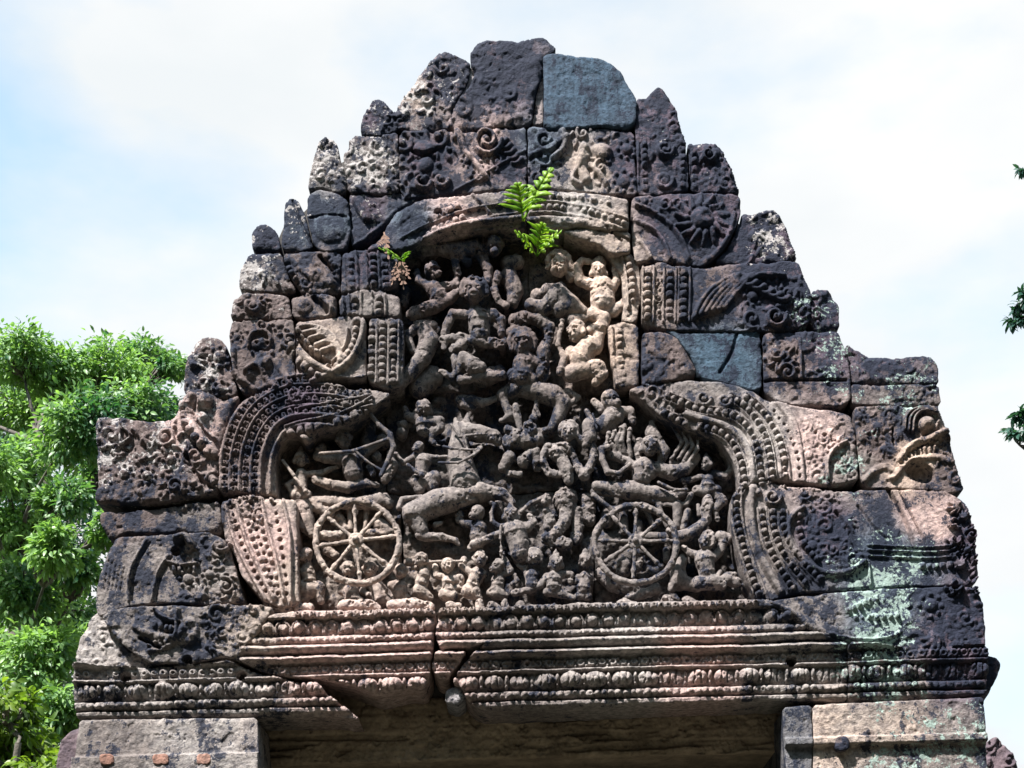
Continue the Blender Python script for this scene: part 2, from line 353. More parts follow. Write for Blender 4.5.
# ------------------------------------------------------------------ stone block with a carved face
STEP = 0.95
def rough_poly(P, amp=1.0, seed=0, chaikin=1):
    P = [tuple(map(float, p)) for p in P]
    for _ in range(chaikin):
        Q = []
        for a, b in zip(P, P[1:]+P[:1]):
            t = min(.2, 2.6/(math.hypot(b[0]-a[0], b[1]-a[1])+1e-6))
            Q.append((a[0]*(1-t)+b[0]*t, a[1]*(1-t)+b[1]*t)); Q.append((a[0]*t+b[0]*(1-t), a[1]*t+b[1]*(1-t)))
        P = Q
    Q = []
    for a, b in zip(P, P[1:]+P[:1]):
        n = max(1, int(math.hypot(b[0]-a[0], b[1]-a[1])/3.0))
        for k in range(n): Q.append((a[0]+(b[0]-a[0])*k/n, a[1]+(b[1]-a[1])*k/n))
    Q = np.array(Q)
    Q[:, 0] += amp*2.4*(fbm(Q[:, 0]/9, Q[:, 1]/9, 301+seed, 3)-.5); Q[:, 1] += amp*2.4*(fbm(Q[:, 0]/9, Q[:, 1]/9, 402+seed, 3)-.5)
    return Q
def poly_sd(PX, PY, Q):
    best = np.full(PX.shape, 1e9); cx = np.zeros(PX.shape); cy = np.zeros(PX.shape); ins = np.zeros(PX.shape, bool)
    for (x0, y0), (x1, y1) in zip(Q, np.roll(Q, -1, axis=0)):
        dx, dy = x1-x0, y1-y0; l2 = dx*dx+dy*dy+1e-12
        t = np.clip(((PX-x0)*dx+(PY-y0)*dy)/l2, 0, 1); qx = x0+t*dx; qy = y0+t*dy
        d = (PX-qx)**2+(PY-qy)**2; m = d < best
        best = np.where(m, d, best); cx = np.where(m, qx, cx); cy = np.where(m, qy, cy)
        if y0 != y1:
            c = ((y0 > PY) != (y1 > PY)) & (PX < dx*(PY-y0)/dy+x0); ins ^= c
    return np.where(ins, 1, -1)*np.sqrt(best), cx, cy
NB = [0]
def block(parent, P, off=0.0, edge=5.0, name='carved_block', back=.55, erode=1.0, rock=None, lich=None, orn=1.0, prof=None, dish=0, amp=1.0, label=None, gain=1.0, mat=None, step=STEP, extra=None, keep=.30):
    NB[0] += 1; sd_ = NB[0]; rnd = random.Random(sd_*31)
    Q = rough_poly(P, amp, sd_)
    x0, y0 = Q.min(0)-2; x1, y1 = Q.max(0)+2
    xg = np.arange(x0, x1, step); yg = np.arange(y0, y1, step); PX, PY = np.meshgrid(xg, yg)
    D, cx, cy = poly_sd(PX, PY, Q)
    H = np.zeros(PX.shape)
    if prof is not None: H += prof(PX, PY)
    o, g = eval_orn(xg, yg) if orn > 0 else (0*H, 0*H)
    wear = sstep(.30, .62, fbm(PX/26, PY/26, 77, 4))
    H += 1.45*orn*o*(keep+(1.05-keep)*wear) - 1.3*orn*g
    er = 3.0*(fbm(PX/26, PY/26, 11, 4)-.5) + 1.1*(fbm(PX/7, PY/7, 23, 4)-.5) + .9*(fbm(PX/2.2, PY/2.2, 29, 2)-.5)
    H += erode*er
    pit = fbm(PX/5, PY/5, 131, 3); H -= erode*1.2*sstep(.70, .85, pit)
    scar = fbm(PX/19, PY/15, 173, 4); H -= erode*1.6*sstep(.64, .76, scar)
    e = edge*(.15+1.25*sstep(.3, .8, fbm(PX/14, PY/14, 5, 3))); t = np.clip(1-np.clip(D, 0, None)/e, 0, 1)
    H -= e*.8*(1-np.sqrt(np.clip(1-t*t, 0, 1)))
    tx, ty = rnd.uniform(-.012, .012), rnd.uniform(-.012, .012)
    H += (PX-PX.mean())*tx + (PY-PY.mean())*ty
    if extra is not None: H = extra(PX, PY, H)
    ins = D > 0
    cell = ins[:-1, :-1] & ins[1:, :-1] & ins[:-1, 1:] & ins[1:, 1:]
    use = np.zeros(ins.shape, bool)
    use[:-1, :-1] |= cell; use[1:, :-1] |= cell; use[:-1, 1:] |= cell; use[1:, 1:] |= cell
    # snap the outermost vertices to the block's real edge
    allc = np.zeros(ins.shape, int)
    allc[:-1, :-1] += cell; allc[1:, :-1] += cell; allc[:-1, 1:] += cell; allc[1:, 1:] += cell
    bd = use & (allc < 4) & (D < step*2.2)
    X = np.where(bd, cx, PX); Y = np.where(bd, cy, PY)
    idx = -np.ones(ins.shape, int); idx[use] = np.arange(use.sum())
    V = at(X[use], Y[use], np.full(use.sum(), -off)); V[:, 1] -= H[use]*S
    a = idx[:-1, :-1][cell]; b = idx[:-1, 1:][cell]; c = idx[1:, 1:][cell]; d = idx[1:, :-1][cell]
    F = np.stack([d, c, b, a], 1)
    E = np.concatenate([F[:, [0, 1]], F[:, [1, 2]], F[:, [2, 3]], F[:, [3, 0]]])
    key = E[:, 0].astype(np.int64)*len(V)+E[:, 1]; rev = E[:, 1].astype(np.int64)*len(V)+E[:, 0]
    be = E[~np.isin(key, rev)]
    bv = np.unique(be); n0 = len(V); mp_ = -np.ones(n0, int); mp_[bv] = n0+np.arange(len(bv))
    B = V[bv].copy(); mid = B.copy(); mid[:, 1] += .02; B[:, 1] = back
    mp2 = mp_+len(bv)
    F1 = np.stack([be[:, 1], be[:, 0], mp_[be[:, 0]], mp_[be[:, 1]]], 1); F2 = np.stack([mp_[be[:, 1]], mp_[be[:, 0]], mp2[be[:, 0]], mp2[be[:, 1]]], 1)
    # back cap: fan
    cen = len(V)+2*len(bv); VV = np.concatenate([V, mid, B, B.mean(0)[None]])
    T = np.stack([mp2[be[:, 1]], mp2[be[:, 0]], np.full(len(be), cen)], 1)
    me = mesh_np(name, VV, np.concatenate([F, F1, F2]), True, T)
    px = np.concatenate([X[use], X[use][bv], X[use][bv], [X[use].mean()]]); py = np.concatenate([Y[use], Y[use][bv], Y[use][bv], [Y[use].mean()]])
    k = gain*rnd.uniform(.86, 1.14)
    paint(me, px, py, rock, lich, k)
    ob = link(name, me, mat or M_STONE, parent)
    if label: ob['label'] = label
    return ob
#@@PARTS@@
# ------------------------------------------------------------------ ornaments (traced on the wall)
PI = math.pi
# left arch, upper stone
LA = [(247, 502), (246, 470), (250, 444), (262, 420), (280, 406), (304, 401), (330, 402), (352, 407), (372, 402)]
for off, r, h in ((-26, 2.2, 3.5), (-17, 1.6, 3.0), (-7, 1.6, 3), (4, 1.6, 3), (14, 2.6, 4.2), (24, 2.2, 4.0)): line(offset_line(smooth_line(LA, 3), -off), r, h, sm=1)
for off, st in ((-21.5, 7), (-12, 7.5), (-1.5, 7), (9, 7)):
    beads(offset_line(smooth_line(LA, 3), -off), st, 2.5, 3.2, 3.2, sm=1); pits(offset_line(smooth_line(LA, 3), -off), st, 1.5, 3.0)
beads([(287, 436), (296, 432), (306, 430), (325, 427), (345, 422), (360, 414)], 9.5, 4.2, 4.2, 5); beads([(292, 428), (304, 425), (330, 420), (352, 413)], 60, 2, 2, 3)
line([(286, 428), (300, 423), (325, 419), (350, 412), (372, 398)], 1.8, 4.5); line([(300, 409), (330, 404), (356, 399)], 1.5, 4)
beads([(302, 413), (330, 409), (352, 404)], 8, 3.3, 2.6, 4); spiral(296, 396, 9, 1.4, 2.2, 4)
blob(303, 440, 6, 5, 0, 6)
# left arch, lower stone
for P in ([(226, 505), (232, 535), (246, 566), (266, 600)], [(237, 502), (243, 532), (256, 562), (274, 600)], [(262, 502), (268, 530), (277, 560), (284, 600)], [(283, 500), (290, 530), (291, 560), (291, 602)]): line(P, 1.8, 3.4)
for P, st in (([(231, 504), (238, 535), (250, 562), (268, 596)], 7.5), ([(250, 500), (256, 530), (266, 560), (279, 600)], 8.5), ([(273, 500), (279, 530), (284, 560), (287, 602)], 9)): pits(P, st, 1.9, 4.5)
for P in ([(244, 502), (250, 532), (261, 560), (276, 600)], [(256, 502), (262, 530), (272, 560), (281, 598)]): beads(P, 8, 2.8, 2.2, 1.8)
foliage([(228, 500), (262, 500), (262, 520), (232, 520)], 8, 3.5, 4)
# right arch, upper stone
for P, st in (([(663, 396), (680, 402), (694, 409), (712, 412), (730, 414), (748, 426), (758, 446), (762, 484)], 7.6), ([(727, 396), (742, 404), (755, 417), (768, 440), (773, 484)], 7.4), ([(742, 396), (757, 406), (771, 422), (783, 447), (786, 484)], 7.6), ([(660, 413), (674, 419), (688, 427)], 8), ([(696, 428), (712, 429), (727, 437), (737, 450), (743, 467), (745, 490)], 7.4)): rosary(P, st, 3.0, 3.0, 4.2)
line([(679, 413), (703, 420), (730, 428), (750, 450), (754, 488)], 3.8, 4.5)
line([(778, 400), (793, 420), (799, 450), (800, 484)], 4.5, 2.5, flat=True)
line([(790, 420), (800, 450), (803, 484)], 3, 3); pits([(772, 408), (790, 432), (798, 460), (800, 484)], 8, 1.5, 4)
spiral(703, 399, 8, 1.3, 2, 3.5); spiral(724, 401, 7, 1.3, 2, 3.5); blob(680, 411, 5, 4.5, 0, 16, True)
foliage([(650, 388), (672, 396), (668, 410), (650, 402)], 8, 4, 8)
foliage([(806, 418), (850, 425), (854, 475), (810, 480)], 8.5, 2.4, 12, dens=.6); pits([(812, 430), (835, 440), (845, 460)], 9, 2, 3.5); line([(828, 478), (826, 462), (834, 448), (846, 442)], 2, 4)
foliage([(830, 448), (856, 445), (858, 480), (832, 482)], 7, 3.5, 13)
# right arch, lower stone
line([(728, 500), (733, 530), (742, 560), (756, 602)], 1.5, 3.5); line([(741, 486), (741, 510), (745, 535), (754, 562), (768, 600)], 1.5, 3)
rosary([(742, 486), (735, 500), (739, 530), (747, 560), (760, 598)], 7.2, 3.0, 3.0, 4.2)
line([(753, 486), (750, 510), (755, 540), (765, 566), (781, 592)], 4.0, 4.8)
for P in ([(762, 506), (763, 522), (768, 546), (780, 568), (793, 590)], [(773, 508), (773, 526), (780, 548), (793, 568), (808, 585)], [(783, 508), (783, 526), (791, 546), (805, 565), (823, 582)]): rosary(P, 7.2, 3.0, 3.0, 4.0)
spiral(772, 497, 9, 1.3, 2, 4.5); blob(758, 492, 4, 4, 0, 4)
line([(803, 508), (792, 514), (787, 528), (792, 548), (808, 565), (828, 575), (850, 572), (864, 562)], 3.0, 4)
beads([(799, 512), (798, 528), (804, 546), (820, 562)], 7, 3, 3, 4)
foliage([(803, 512), (825, 495), (845, 510), (850, 540), (858, 560), (838, 568), (815, 558), (803, 535)], 9, 2.8, 21)
foliage([(800, 492), (830, 490), (820, 508), (800, 505)], 8, 4, 22)
line([(836, 512), (850, 533), (857, 552)], 2.0, 2.2, True); line([(858, 506), (874, 528), (886, 538)], 1.4, 1.8, True)
line([(888, 489), (903, 515), (914, 545)], 2.2, 6, True); line([(900, 492), (914, 520), (926, 545)], .9, 2.5, True)
for y in (546, 551, 557): line([(868, y-1), (900, y+1), (930, y+2), (952, y)], 1.0, 1.8)
line([(868, 562), (870, 585)], 1, 3); beads([(918, 566), (935, 567), (950, 565)], 7, 2.6, 3, 3)
foliage([(951, 500), (976, 515), (980, 586), (954, 588)], 7.5, 12, 23)
# makara head at the right corner
line([(900, 460), (907, 449), (922, 441), (944, 434)], 4.2, 7); line([(892, 478), (903, 466), (918, 458), (938, 456), (948, 462)], 3.4, 5)
beads([(897, 468), (906, 459), (918, 453), (936, 449)], 5, 1.7, 3.6, 5.5)
blob(926, 426, 9, 8, .3, 8); blob(926, 426, 5.5, 4.5, .3, 4); spiral(927, 426, 9, 1, 1.6, 5)
for k in range(3): line([(912-k*4, 432-k), (913-k*4, 418-k*2), (922, 411-k*2), (936, 414-k*2)], 1.5, 4.5)
line([(864, 480), (874, 470), (886, 465), (892, 470)], 3.4, 5); blob(920, 472, 16, 10, .4, 9, True)
foliage([(858, 412), (902, 410), (900, 450), (876, 462), (860, 465)], 8, 4, 31); line([(893, 428), (894, 446)], 1.2, 5, True)
foliage([(938, 420), (952, 460), (962, 490), (944, 490), (940, 470)], 9, 6, 32)
# left upper corner field and crescent plume
foliage([(100, 425), (120, 425), (180, 430), (214, 470), (214, 492), (160, 496), (104, 490)], 11, 6.5, 41)
line([(120, 424), (121, 445)], 1.5, 4); line([(122, 445), (133, 437), (124, 428)], 1.6, 4)
line([(192, 398), (187, 415), (195, 432), (206, 446), (216, 455)], 5, 6); beads([(184, 402), (184, 418), (191, 432), (202, 446), (212, 456)], 9, 4, 4.5, 7); line([(200, 400), (197, 415), (205, 430), (216, 440)], 1.6, 5)
blob(206, 402, 9, 8, 0, 6); blob(201, 418, 7, 6, 0, 5); line([(186, 455), (192, 470), (204, 484), (214, 490)], 3, 5, True)
foliage([(198, 455), (218, 460), (218, 488), (206, 486)], 8, 5, 42)
foliage([(188, 350), (215, 342), (226, 360), (222, 392), (190, 385)], 10, 6.5, 43)
# kirtimukha on the left middle block
spiral(263, 342, 15, 1, 2.2, 4, PI*.9); blob(262, 345, 11, 6, 0, 5); beads([(250, 352), (262, 355), (274, 352)], 5, 2.3, 2.6, 5); blob(264, 362, 10, 9, 0, 6); blob(257, 344, 2, 1.6, 0, 4, True); blob(268, 344, 2, 1.6, 0, 4, True)
line([(246, 372), (254, 364), (262, 368), (266, 380), (276, 388)], 3, 6); line([(234, 350), (232, 368), (240, 380), (256, 390)], 3, 5); line([(276, 362), (284, 372), (290, 384)], 4, 6); blob(250, 377, 5, 6, .3, 5)
foliage([(232, 325), (250, 322), (246, 345), (233, 350)], 8, 4, 51); foliage([(278, 322), (294, 325), (294, 360), (282, 355)], 8, 5, 52); spiral(262, 326, 7, 1.2, 2, 4)
# curling leaf to its right
line([(364, 322), (362, 340), (352, 360), (334, 374), (312, 382)], 3.4, 5); beads([(356, 328), (355, 342), (346, 358), (333, 370)], 6, 3.0, 2.8, 4.5); line([(348, 330), (346, 345), (338, 358), (326, 368)], 1.6, 4)
for k in range(5): taper([(298+k*6, 328+k*6), (312+k*6, 326+k*5), (334+k*2, 336+k*5), (340, 352+k*2)], 2.6, 3.6, 5)
beads([(296, 330), (304, 343), (314, 354), (330, 362)], 7.5, 3.4, 3.4, 6.5); beads([(292, 345), (296, 360), (308, 372), (320, 378)], 8, 4.2, 4.2, 6.5); taper([(300, 355), (312, 366), (330, 374)], 6, 4, 7)
line([(300, 340), (310, 356), (332, 364)], 2.2, 6, True); spiral(322, 332, 6, 1.2, 2, 5); blob(357, 322, 5, 4, 0, 5)
# bead bands left of the upper scene
for x0, x1, y0, y1 in ((344, 346, 254, 290), (356, 358, 252, 288), (366, 368, 251, 287), (378, 380, 251, 287), (390, 391, 254, 287), (343, 344, 297, 314), (349, 350, 296, 314), (361, 361, 293, 314), (372, 372, 293, 315), (385, 386, 294, 316), (377, 376, 322, 384), (389, 388, 321, 384), (399, 398, 322, 382)): line([(x0, y0), (x1, y1)], 1.4, 2.8)
for x0, x1, y0, y1 in ((351, 352, 254, 289), (373, 374, 252, 287), (385, 386, 254, 287), (355, 355, 296, 314), (379, 379, 295, 315), (372, 371, 322, 380), (383, 382, 321, 384), (394, 393, 322, 384)): beads([(x0, y0), (x1, y1)], 7, 3.0, 3.6, 3.6)
for k in range(5): taper([(290+k*9, 258+k*2), (302+k*7, 270+k*2), (318+k*4, 284)], 2.4, 4, 5)
beads([(286, 258), (290, 272), (300, 286)], 7, 3, 3.2, 6); beads([(325, 254), (334, 264), (338, 272)], 6, 3, 3, 6); line([(320, 256), (332, 270)], 2.4, 5, True); foliage([(300, 262), (335, 270), (334, 290), (306, 290)], 8, 4, 55)
foliage([(242, 262), (276, 256), (284, 285), (244, 288)], 11, 5.5, 56); spiral(252, 306, 8, 1.3, 2.6, 6); foliage([(262, 298), (288, 298), (288, 314), (262, 314)], 9, 4.5, 57); foliage([(235, 298), (244, 296), (243, 316), (234, 316)], 8, 4, 58)
taper([(322, 298), (330, 306), (334, 314)], 3, 4, 5); blob(303, 306, 10, 8, .2, 5); taper([(314, 298), (326, 310)], 3, 4, 5, True)
# top courses
foliage([(402, 136), (450, 134), (448, 188), (404, 190)], 13, 6.5, 61); blob(424, 150, 11, 9, 0, 7); line([(412, 152), (424, 158), (436, 152)], 2, 5, True); spiral(422, 183, 9, 1, 2.6, 6); spiral(441, 181, 8, 1, 2.6, 6)
spiral(487, 142, 15, 1.7, 2.7, 5.5); taper([(458, 132), (464, 150), (476, 165), (486, 178)], 4, 3, 5); foliage([(462, 158), (500, 156), (490, 178), (476, 186)], 7, 4.5, 62)
line([(456, 190), (478, 178), (505, 162), (526, 150)], 1.6, 2.5); leaf_row([(505, 138), (522, 160)], 6, 11, 2.8, 3.5, 1.4)
spiral(545, 142, 12, 1.5, 2.6, 5); taper([(530, 156), (550, 150), (566, 138)], 3, 4.5, 5); taper([(562, 132), (566, 148), (552, 160)], 4, 3, 5); foliage([(530, 150), (565, 150), (560, 172), (532, 180)], 9, 4.5, 63)
blob(584, 150, 6, 6, 0, 7); taper([(584, 156), (580, 168), (586, 180)], 6, 5, 7); line([(578, 168), (570, 180), (580, 186)], 2.6, 5); line([(590, 166), (600, 176), (606, 184)], 3, 5); blob(602, 152, 11, 8, .3, 7); foliage([(570, 132), (632, 136), (634, 188), (598, 188), (600, 160)], 10, 5.5, 64)
foliage([(640, 100), (675, 110), (680, 128), (642, 134)], 10, 4, 65, dens=.7); foliage([(400, 80), (450, 62), (455, 110), (400, 122)], 11, 5, 66, dens=.8); foliage([(462, 75), (535, 60), (535, 118), (456, 124)], 14, 3, 67, dens=.5)
beads([(644, 142), (645, 188)], 7, 3.2, 3, 4.5); beads([(682, 140), (683, 190)], 7, 3.2, 3, 4.5); line([(638, 138), (638, 192)], 1.3, 3); line([(688, 140), (689, 190)], 1.3, 3); spiral(665, 150, 9, 1.4, 2.6, 5.5); spiral(664, 180, 9, 1.4, 2.6, 5.5); foliage([(652, 128), (676, 128), (676, 165), (652, 168)], 9, 4, 68)
beads([(694, 150), (695, 188)], 8, 3, 3, 4); foliage([(700, 148), (722, 152), (735, 186), (700, 190)], 10, 5, 69); spiral(708, 156, 7, 1.2, 2, 5)
spiral(325, 143, 6, 1.2, 2, 4); foliage([(312, 150), (334, 148), (344, 180), (312, 184)], 10, 6, 70); foliage([(346, 145), (394, 138), (396, 188), (348, 186)], 11, 6.5, 71); foliage([(364, 108), (384, 104), (392, 125), (364, 128)], 9, 4, 72)
for k in range(5): taper([(354+k*5, 200+k*1.5), (360+k*5, 212+k), (366+k*4, 220)], 2.2, 3, 4)
line([(396, 210), (372, 234), (354, 246)], 1.8, 3.5); blob(330, 228, 17, 15, 0, 3); line([(310, 218), (330, 214), (346, 216)], 1.2, 2.5, True); line([(292, 200), (300, 220), (312, 246)], 1.2, 3, True)
# arch over the upper scene
for P in ([(400, 238), (430, 224), (465, 210), (520, 203)], [(430, 236), (465, 222), (522, 214)], [(530, 202), (570, 204), (600, 210), (628, 220)], [(530, 214), (560, 213), (596, 220), (626, 230)]): line(P, 1.4, 3.2)
line([(472, 194), (482, 204), (490, 214)], 1.4, 3); line([(425, 240), (455, 226), (522, 220)], 3.4, 5); line([(530, 222), (565, 220), (600, 226)], 4, 5)
for P in ([(427, 222), (445, 212), (460, 206)], [(425, 236), (450, 224), (465, 218)]): beads(P, 7.5, 3.4, 3.2, 5)
for P in ([(532, 208), (570, 208), (600, 214), (627, 225)], [(535, 196), (575, 197), (610, 204)]): beads(P, 7, 3, 2.4, 3.6)
blob(438, 212, 4, 4, 0, 8, True); line([(598, 230), (616, 233), (630, 240)], 1.2, 3, True); line([(606, 226), (622, 240)], 1, 3, True)
# right of the upper scene
for P in ([(636, 206), (655, 212), (672, 226), (684, 244), (690, 262)], [(634, 220), (652, 228), (664, 240), (670, 260)], [(634, 238), (646, 246), (652, 262)]): line(P, 2.2, 4)
blob(702, 220, 13, 12, 0, 8); blob(702, 220, 6, 6, 0, 5)
for k in range(14):
    a = k*2*PI/14; taper([(702+15*math.cos(a), 220+14*math.sin(a)), (702+27*math.cos(a+.2), 220+25*math.sin(a+.2))], 4, 2, 4.5)
foliage([(640, 200), (680, 198), (690, 205), (660, 210)], 8, 4, 81); line([(735, 212), (728, 240), (710, 258)], 2, 3.5); foliage([(745, 218), (782, 216), (792, 250), (745, 258)], 11, 4.5, 82)
for x in (648, 670, 684): beads([(x, 270), (x-1, 322)], 7.2, 3.2, 3.8, 4.2)
for x in (643, 654, 664, 676, 679, 690): line([(x, 268), (x-1, 322)], 1.1, 3.2)
foliage([(656, 272), (663, 272), (662, 318), (655, 318)], 6, 4, 83)
for k in range(6): taper([(694+k*6, 318-k*2), (702+k*8, 300-k*3), (718+k*9, 284-k*2), (734+k*10, 276)], 3.2, 2.4, 5)
leaf_row([(735, 275), (790, 300)], 9, 14, 4, 5.5, 2.2); foliage([(740, 285), (800, 275), (804, 322), (745, 325)], 11, 5, 84); spiral(775, 318, 11, 1.3, 2.6, 5.5); foliage([(812, 296), (832, 296), (834, 324), (814, 326)], 9, 4, 85)
line([(737, 333), (733, 352), (720, 372)], 1.8, 4, True); foliage([(768, 338), (800, 338), (800, 378), (772, 376)], 10, 6.5, 86); line([(800, 338), (801, 378)], 1.4, 3); foliage([(804, 338), (842, 338), (846, 372), (806, 376)], 12, 4, 87, dens=.6); line([(766, 380), (846, 380)], 1.3, 4, True)
foliage([(860, 366), (930, 366), (932, 382), (860, 382)], 12, 3, 88, dens=.5)
foliage([(643, 336), (662, 336), (684, 372), (645, 380)], 16, 2.5, 89, dens=.5)
# makara, left
for P in ([(146, 540), (134, 560), (128, 580), (128, 600)], [(168, 555), (156, 575), (152, 600)]): line(P, 1.6, 2.6)
for P in ([(150, 542), (138, 562), (132, 582), (132, 600)], [(172, 556), (160, 576), (156, 600)]): line(P, 1.1, 1.8, True)
line([(177, 540), (186, 536), (192, 546)], 4, 8); blob(176, 551, 5, 5, 0, 8, True); blob(221, 545, 7, 6, .6, 6); spiral(221, 545, 9, 1, 2, 5); line([(168, 562), (180, 566), (198, 564)], 1.6, 4); beads([(172, 569), (196, 569)], 5, 1.8, 3.4, 3)
foliage([(190, 540), (215, 540), (228, 575), (236, 596), (180, 598), (178, 575)], 9, 5.5, 91)
foliage([(105, 490), (220, 488), (222, 500), (110, 504)], 12, 4, 92)
for k in range(5): line([(108+k*4, 560+k*2), (104+k*4, 590)], .8, 1.2, True)
# lower makara jaw
taper([(134, 627), (150, 635), (176, 640)], 2.5, 5, 7); line([(150, 651), (176, 646), (178, 610)], 2.4, 6); beads([(152, 624), (176, 630)], 6, 2.4, 3.6, 6); beads([(146, 645), (176, 641)], 6, 2.4, 3.4, 6)
line([(155, 610), (166, 620), (180, 622)], 2, 5); blob(188, 632, 11, 15, .2, 7); line([(140, 638), (160, 648)], 2, 5, True); foliage([(205, 612), (262, 608), (250, 640), (205, 650)], 9, 6, 94, ang=-.5); blob(187, 660, 5, 5, 0, 9, True)
foliage([(84, 640), (110, 632), (140, 658), (84, 660)], 10, 2.5, 95, dens=.5)
# leaves right above the cornice
for k in range(6): taper([(770+k*7, 604+k*3), (790+k*6, 612+k*4), (806+k*4, 626+k*2)], 3, 4.2, 5.5)
beads([(846, 612), (862, 604), (880, 597)], 6, 2.4, 3, 4); beads([(852, 618), (900, 616)], 7, 2, 2.4, 3); foliage([(905, 596), (975, 592), (980, 630), (920, 640)], 13, 4.5, 96); line([(830, 634), (850, 640), (884, 640), (900, 632)], 2, 4)

# ------------------------------------------------------------------ the pediment: laid stone blocks
PED = empty('temple_pediment', (0, 0, float(at(530, 706, 0)[2])), 'stepped sandstone pediment carved with chariots, monkeys and warriors above the doorway', 'pediment')
B = lambda P, off=0., **k: block(PED, P, off, **k)
# crest
B([(360, 130), (362, 118), (372, 101), (377, 98), (383, 99), (392, 110), (397, 112), (397, 131), (380, 137), (362, 135)], .02, edge=6)
B([(393, 128), (397, 108), (411, 88), (425, 68), (437, 53), (447, 51), (457, 57), (470, 62), (469, 80), (457, 100), (450, 128), (420, 131)], .02, edge=6)
B([(470, 62), (471, 50), (479, 40), (510, 41), (545, 38), (556, 47), (553, 54), (544, 56), (543, 72), (536, 90), (531, 123), (520, 124), (455, 131), (450, 128), (453, 108), (466, 92), (476, 74)], .03, edge=6)
B([(543, 56), (550, 53), (570, 55), (588, 57), (606, 61), (622, 74), (632, 92), (637, 100), (636, 122), (626, 128), (600, 125), (570, 128), (544, 126)], .035, name='plain_block', orn=0, erode=.6, edge=4, rock=(.045, .090, .145), lich=(.44, 0, 0), extra=lambda PX, PY, H: H + .7*(fbm(PX/1.7, PY/15, 71, 3)-.5), label='smooth blue grey plain block at the crest')
B([(637, 98), (645, 99), (652, 92), (657, 87), (664, 90), (676, 110), (682, 130), (686, 142), (689, 190), (660, 195), (638, 195), (635, 128)], .015, edge=5)
B([(688, 142), (710, 142), (722, 149), (733, 170), (740, 193), (715, 193), (690, 192)], 0, edge=6)
B([(537, 92), (543, 74), (543, 125), (532, 125)], .0, edge=1.5, orn=0, rock=(.34, .30, .30), lich=(.1, 0, 0), label='narrow broken face coloured pale as if sunlit beside the blue grey crest block')  # pale colour paints in the light on the neighbour's broken side face
B([(470, 66), (476, 76), (466, 92), (453, 108), (458, 96)], .0, edge=1.5, orn=0, rock=(.36, .34, .35), lich=(.1, .2, 0), label='slanting pale broken face near the crest')
# second course
B([(308, 190), (309, 178), (313, 160), (317, 146), (325, 138), (332, 139), (338, 146), (341, 160), (346, 178), (346, 190), (340, 193), (318, 188)], .03, edge=6, label='upright pointed finial stone with round boss')
B([(343, 155), (349, 149), (350, 140), (358, 135), (378, 137), (398, 133), (400, 191), (375, 194), (348, 191)], .02)
B([(399, 134), (420, 131), (452, 132), (526, 127), (527, 189), (500, 190), (460, 193), (405, 198), (400, 190)], .02, edge=4, keep=.65, erode=.7)
B([(528, 127), (545, 128), (590, 129), (618, 128), (634, 133), (637, 195), (600, 194), (560, 190), (528, 189)], .02, edge=4, keep=.65, erode=.7)
# third course
B([(252, 250), (252, 231), (258, 224), (268, 225), (278, 232), (281, 250)], .02, edge=6)
B([(281, 248), (283, 226), (285, 203), (290, 196), (297, 200), (304, 212), (313, 248), (300, 252)], .03, edge=6, label='upright dark finial stone speckled with pale lichen')
B([(307, 196), (318, 189), (340, 194), (348, 200), (350, 230), (346, 248), (322, 251), (313, 244), (308, 220)], .035, edge=5, erode=.6)
B([(349, 192), (375, 195), (400, 192), (406, 199), (418, 198), (396, 212), (372, 238), (352, 248), (350, 225)], .01)
B([(364, 249), (380, 238), (396, 212), (420, 199), (460, 195), (500, 192), (526, 191), (527, 226), (500, 229), (465, 232), (440, 238), (415, 243), (398, 250)], .06, edge=5)
B([(528, 191), (560, 191), (600, 195), (628, 200), (629, 229), (600, 229), (580, 226), (545, 228), (528, 226)], .06, edge=4)
B([(560, 231), (588, 228), (610, 229), (630, 232), (631, 252), (612, 253), (598, 243), (580, 238)], .05, edge=4)
B([(631, 199), (650, 195), (690, 193), (740, 194), (741, 212), (735, 228), (725, 246), (712, 260), (700, 267), (680, 264), (650, 260), (635, 262), (632, 240)], .02)
B([(742, 213), (755, 215), (766, 211), (776, 211), (784, 222), (792, 240), (798, 259), (775, 262), (740, 265), (714, 263), (729, 246), (738, 228)], .0, edge=6)
# fourth course
B([(239, 290), (240, 272), (249, 254), (265, 252), (282, 254), (286, 272), (297, 291), (270, 292), (252, 291)], .02)
B([(231, 320), (233, 300), (245, 293), (270, 294), (288, 295), (292, 318), (262, 319)], .025)
B([(283, 254), (300, 252), (320, 251), (341, 252), (339, 292), (330, 294), (301, 293), (287, 272)], .03)
B([(342, 252), (360, 249), (385, 249), (399, 256), (397, 287), (380, 291), (362, 289), (341, 294)], .04)
B([(291, 297), (310, 294), (336, 296), (336, 316), (305, 319), (292, 316)], .03)
B([(338, 297), (360, 290), (385, 291), (400, 296), (400, 316), (370, 316), (340, 315)], .04)
B([(641, 268), (660, 262), (685, 267), (702, 269), (720, 265), (760, 263), (798, 260), (806, 280), (812, 292), (810, 322), (790, 331), (740, 331), (690, 331), (655, 328), (642, 322)], .03, keep=.6, erode=.7)
B([(811, 293), (820, 289), (830, 290), (838, 304), (840, 329), (815, 331), (810, 322)], .01, edge=6)
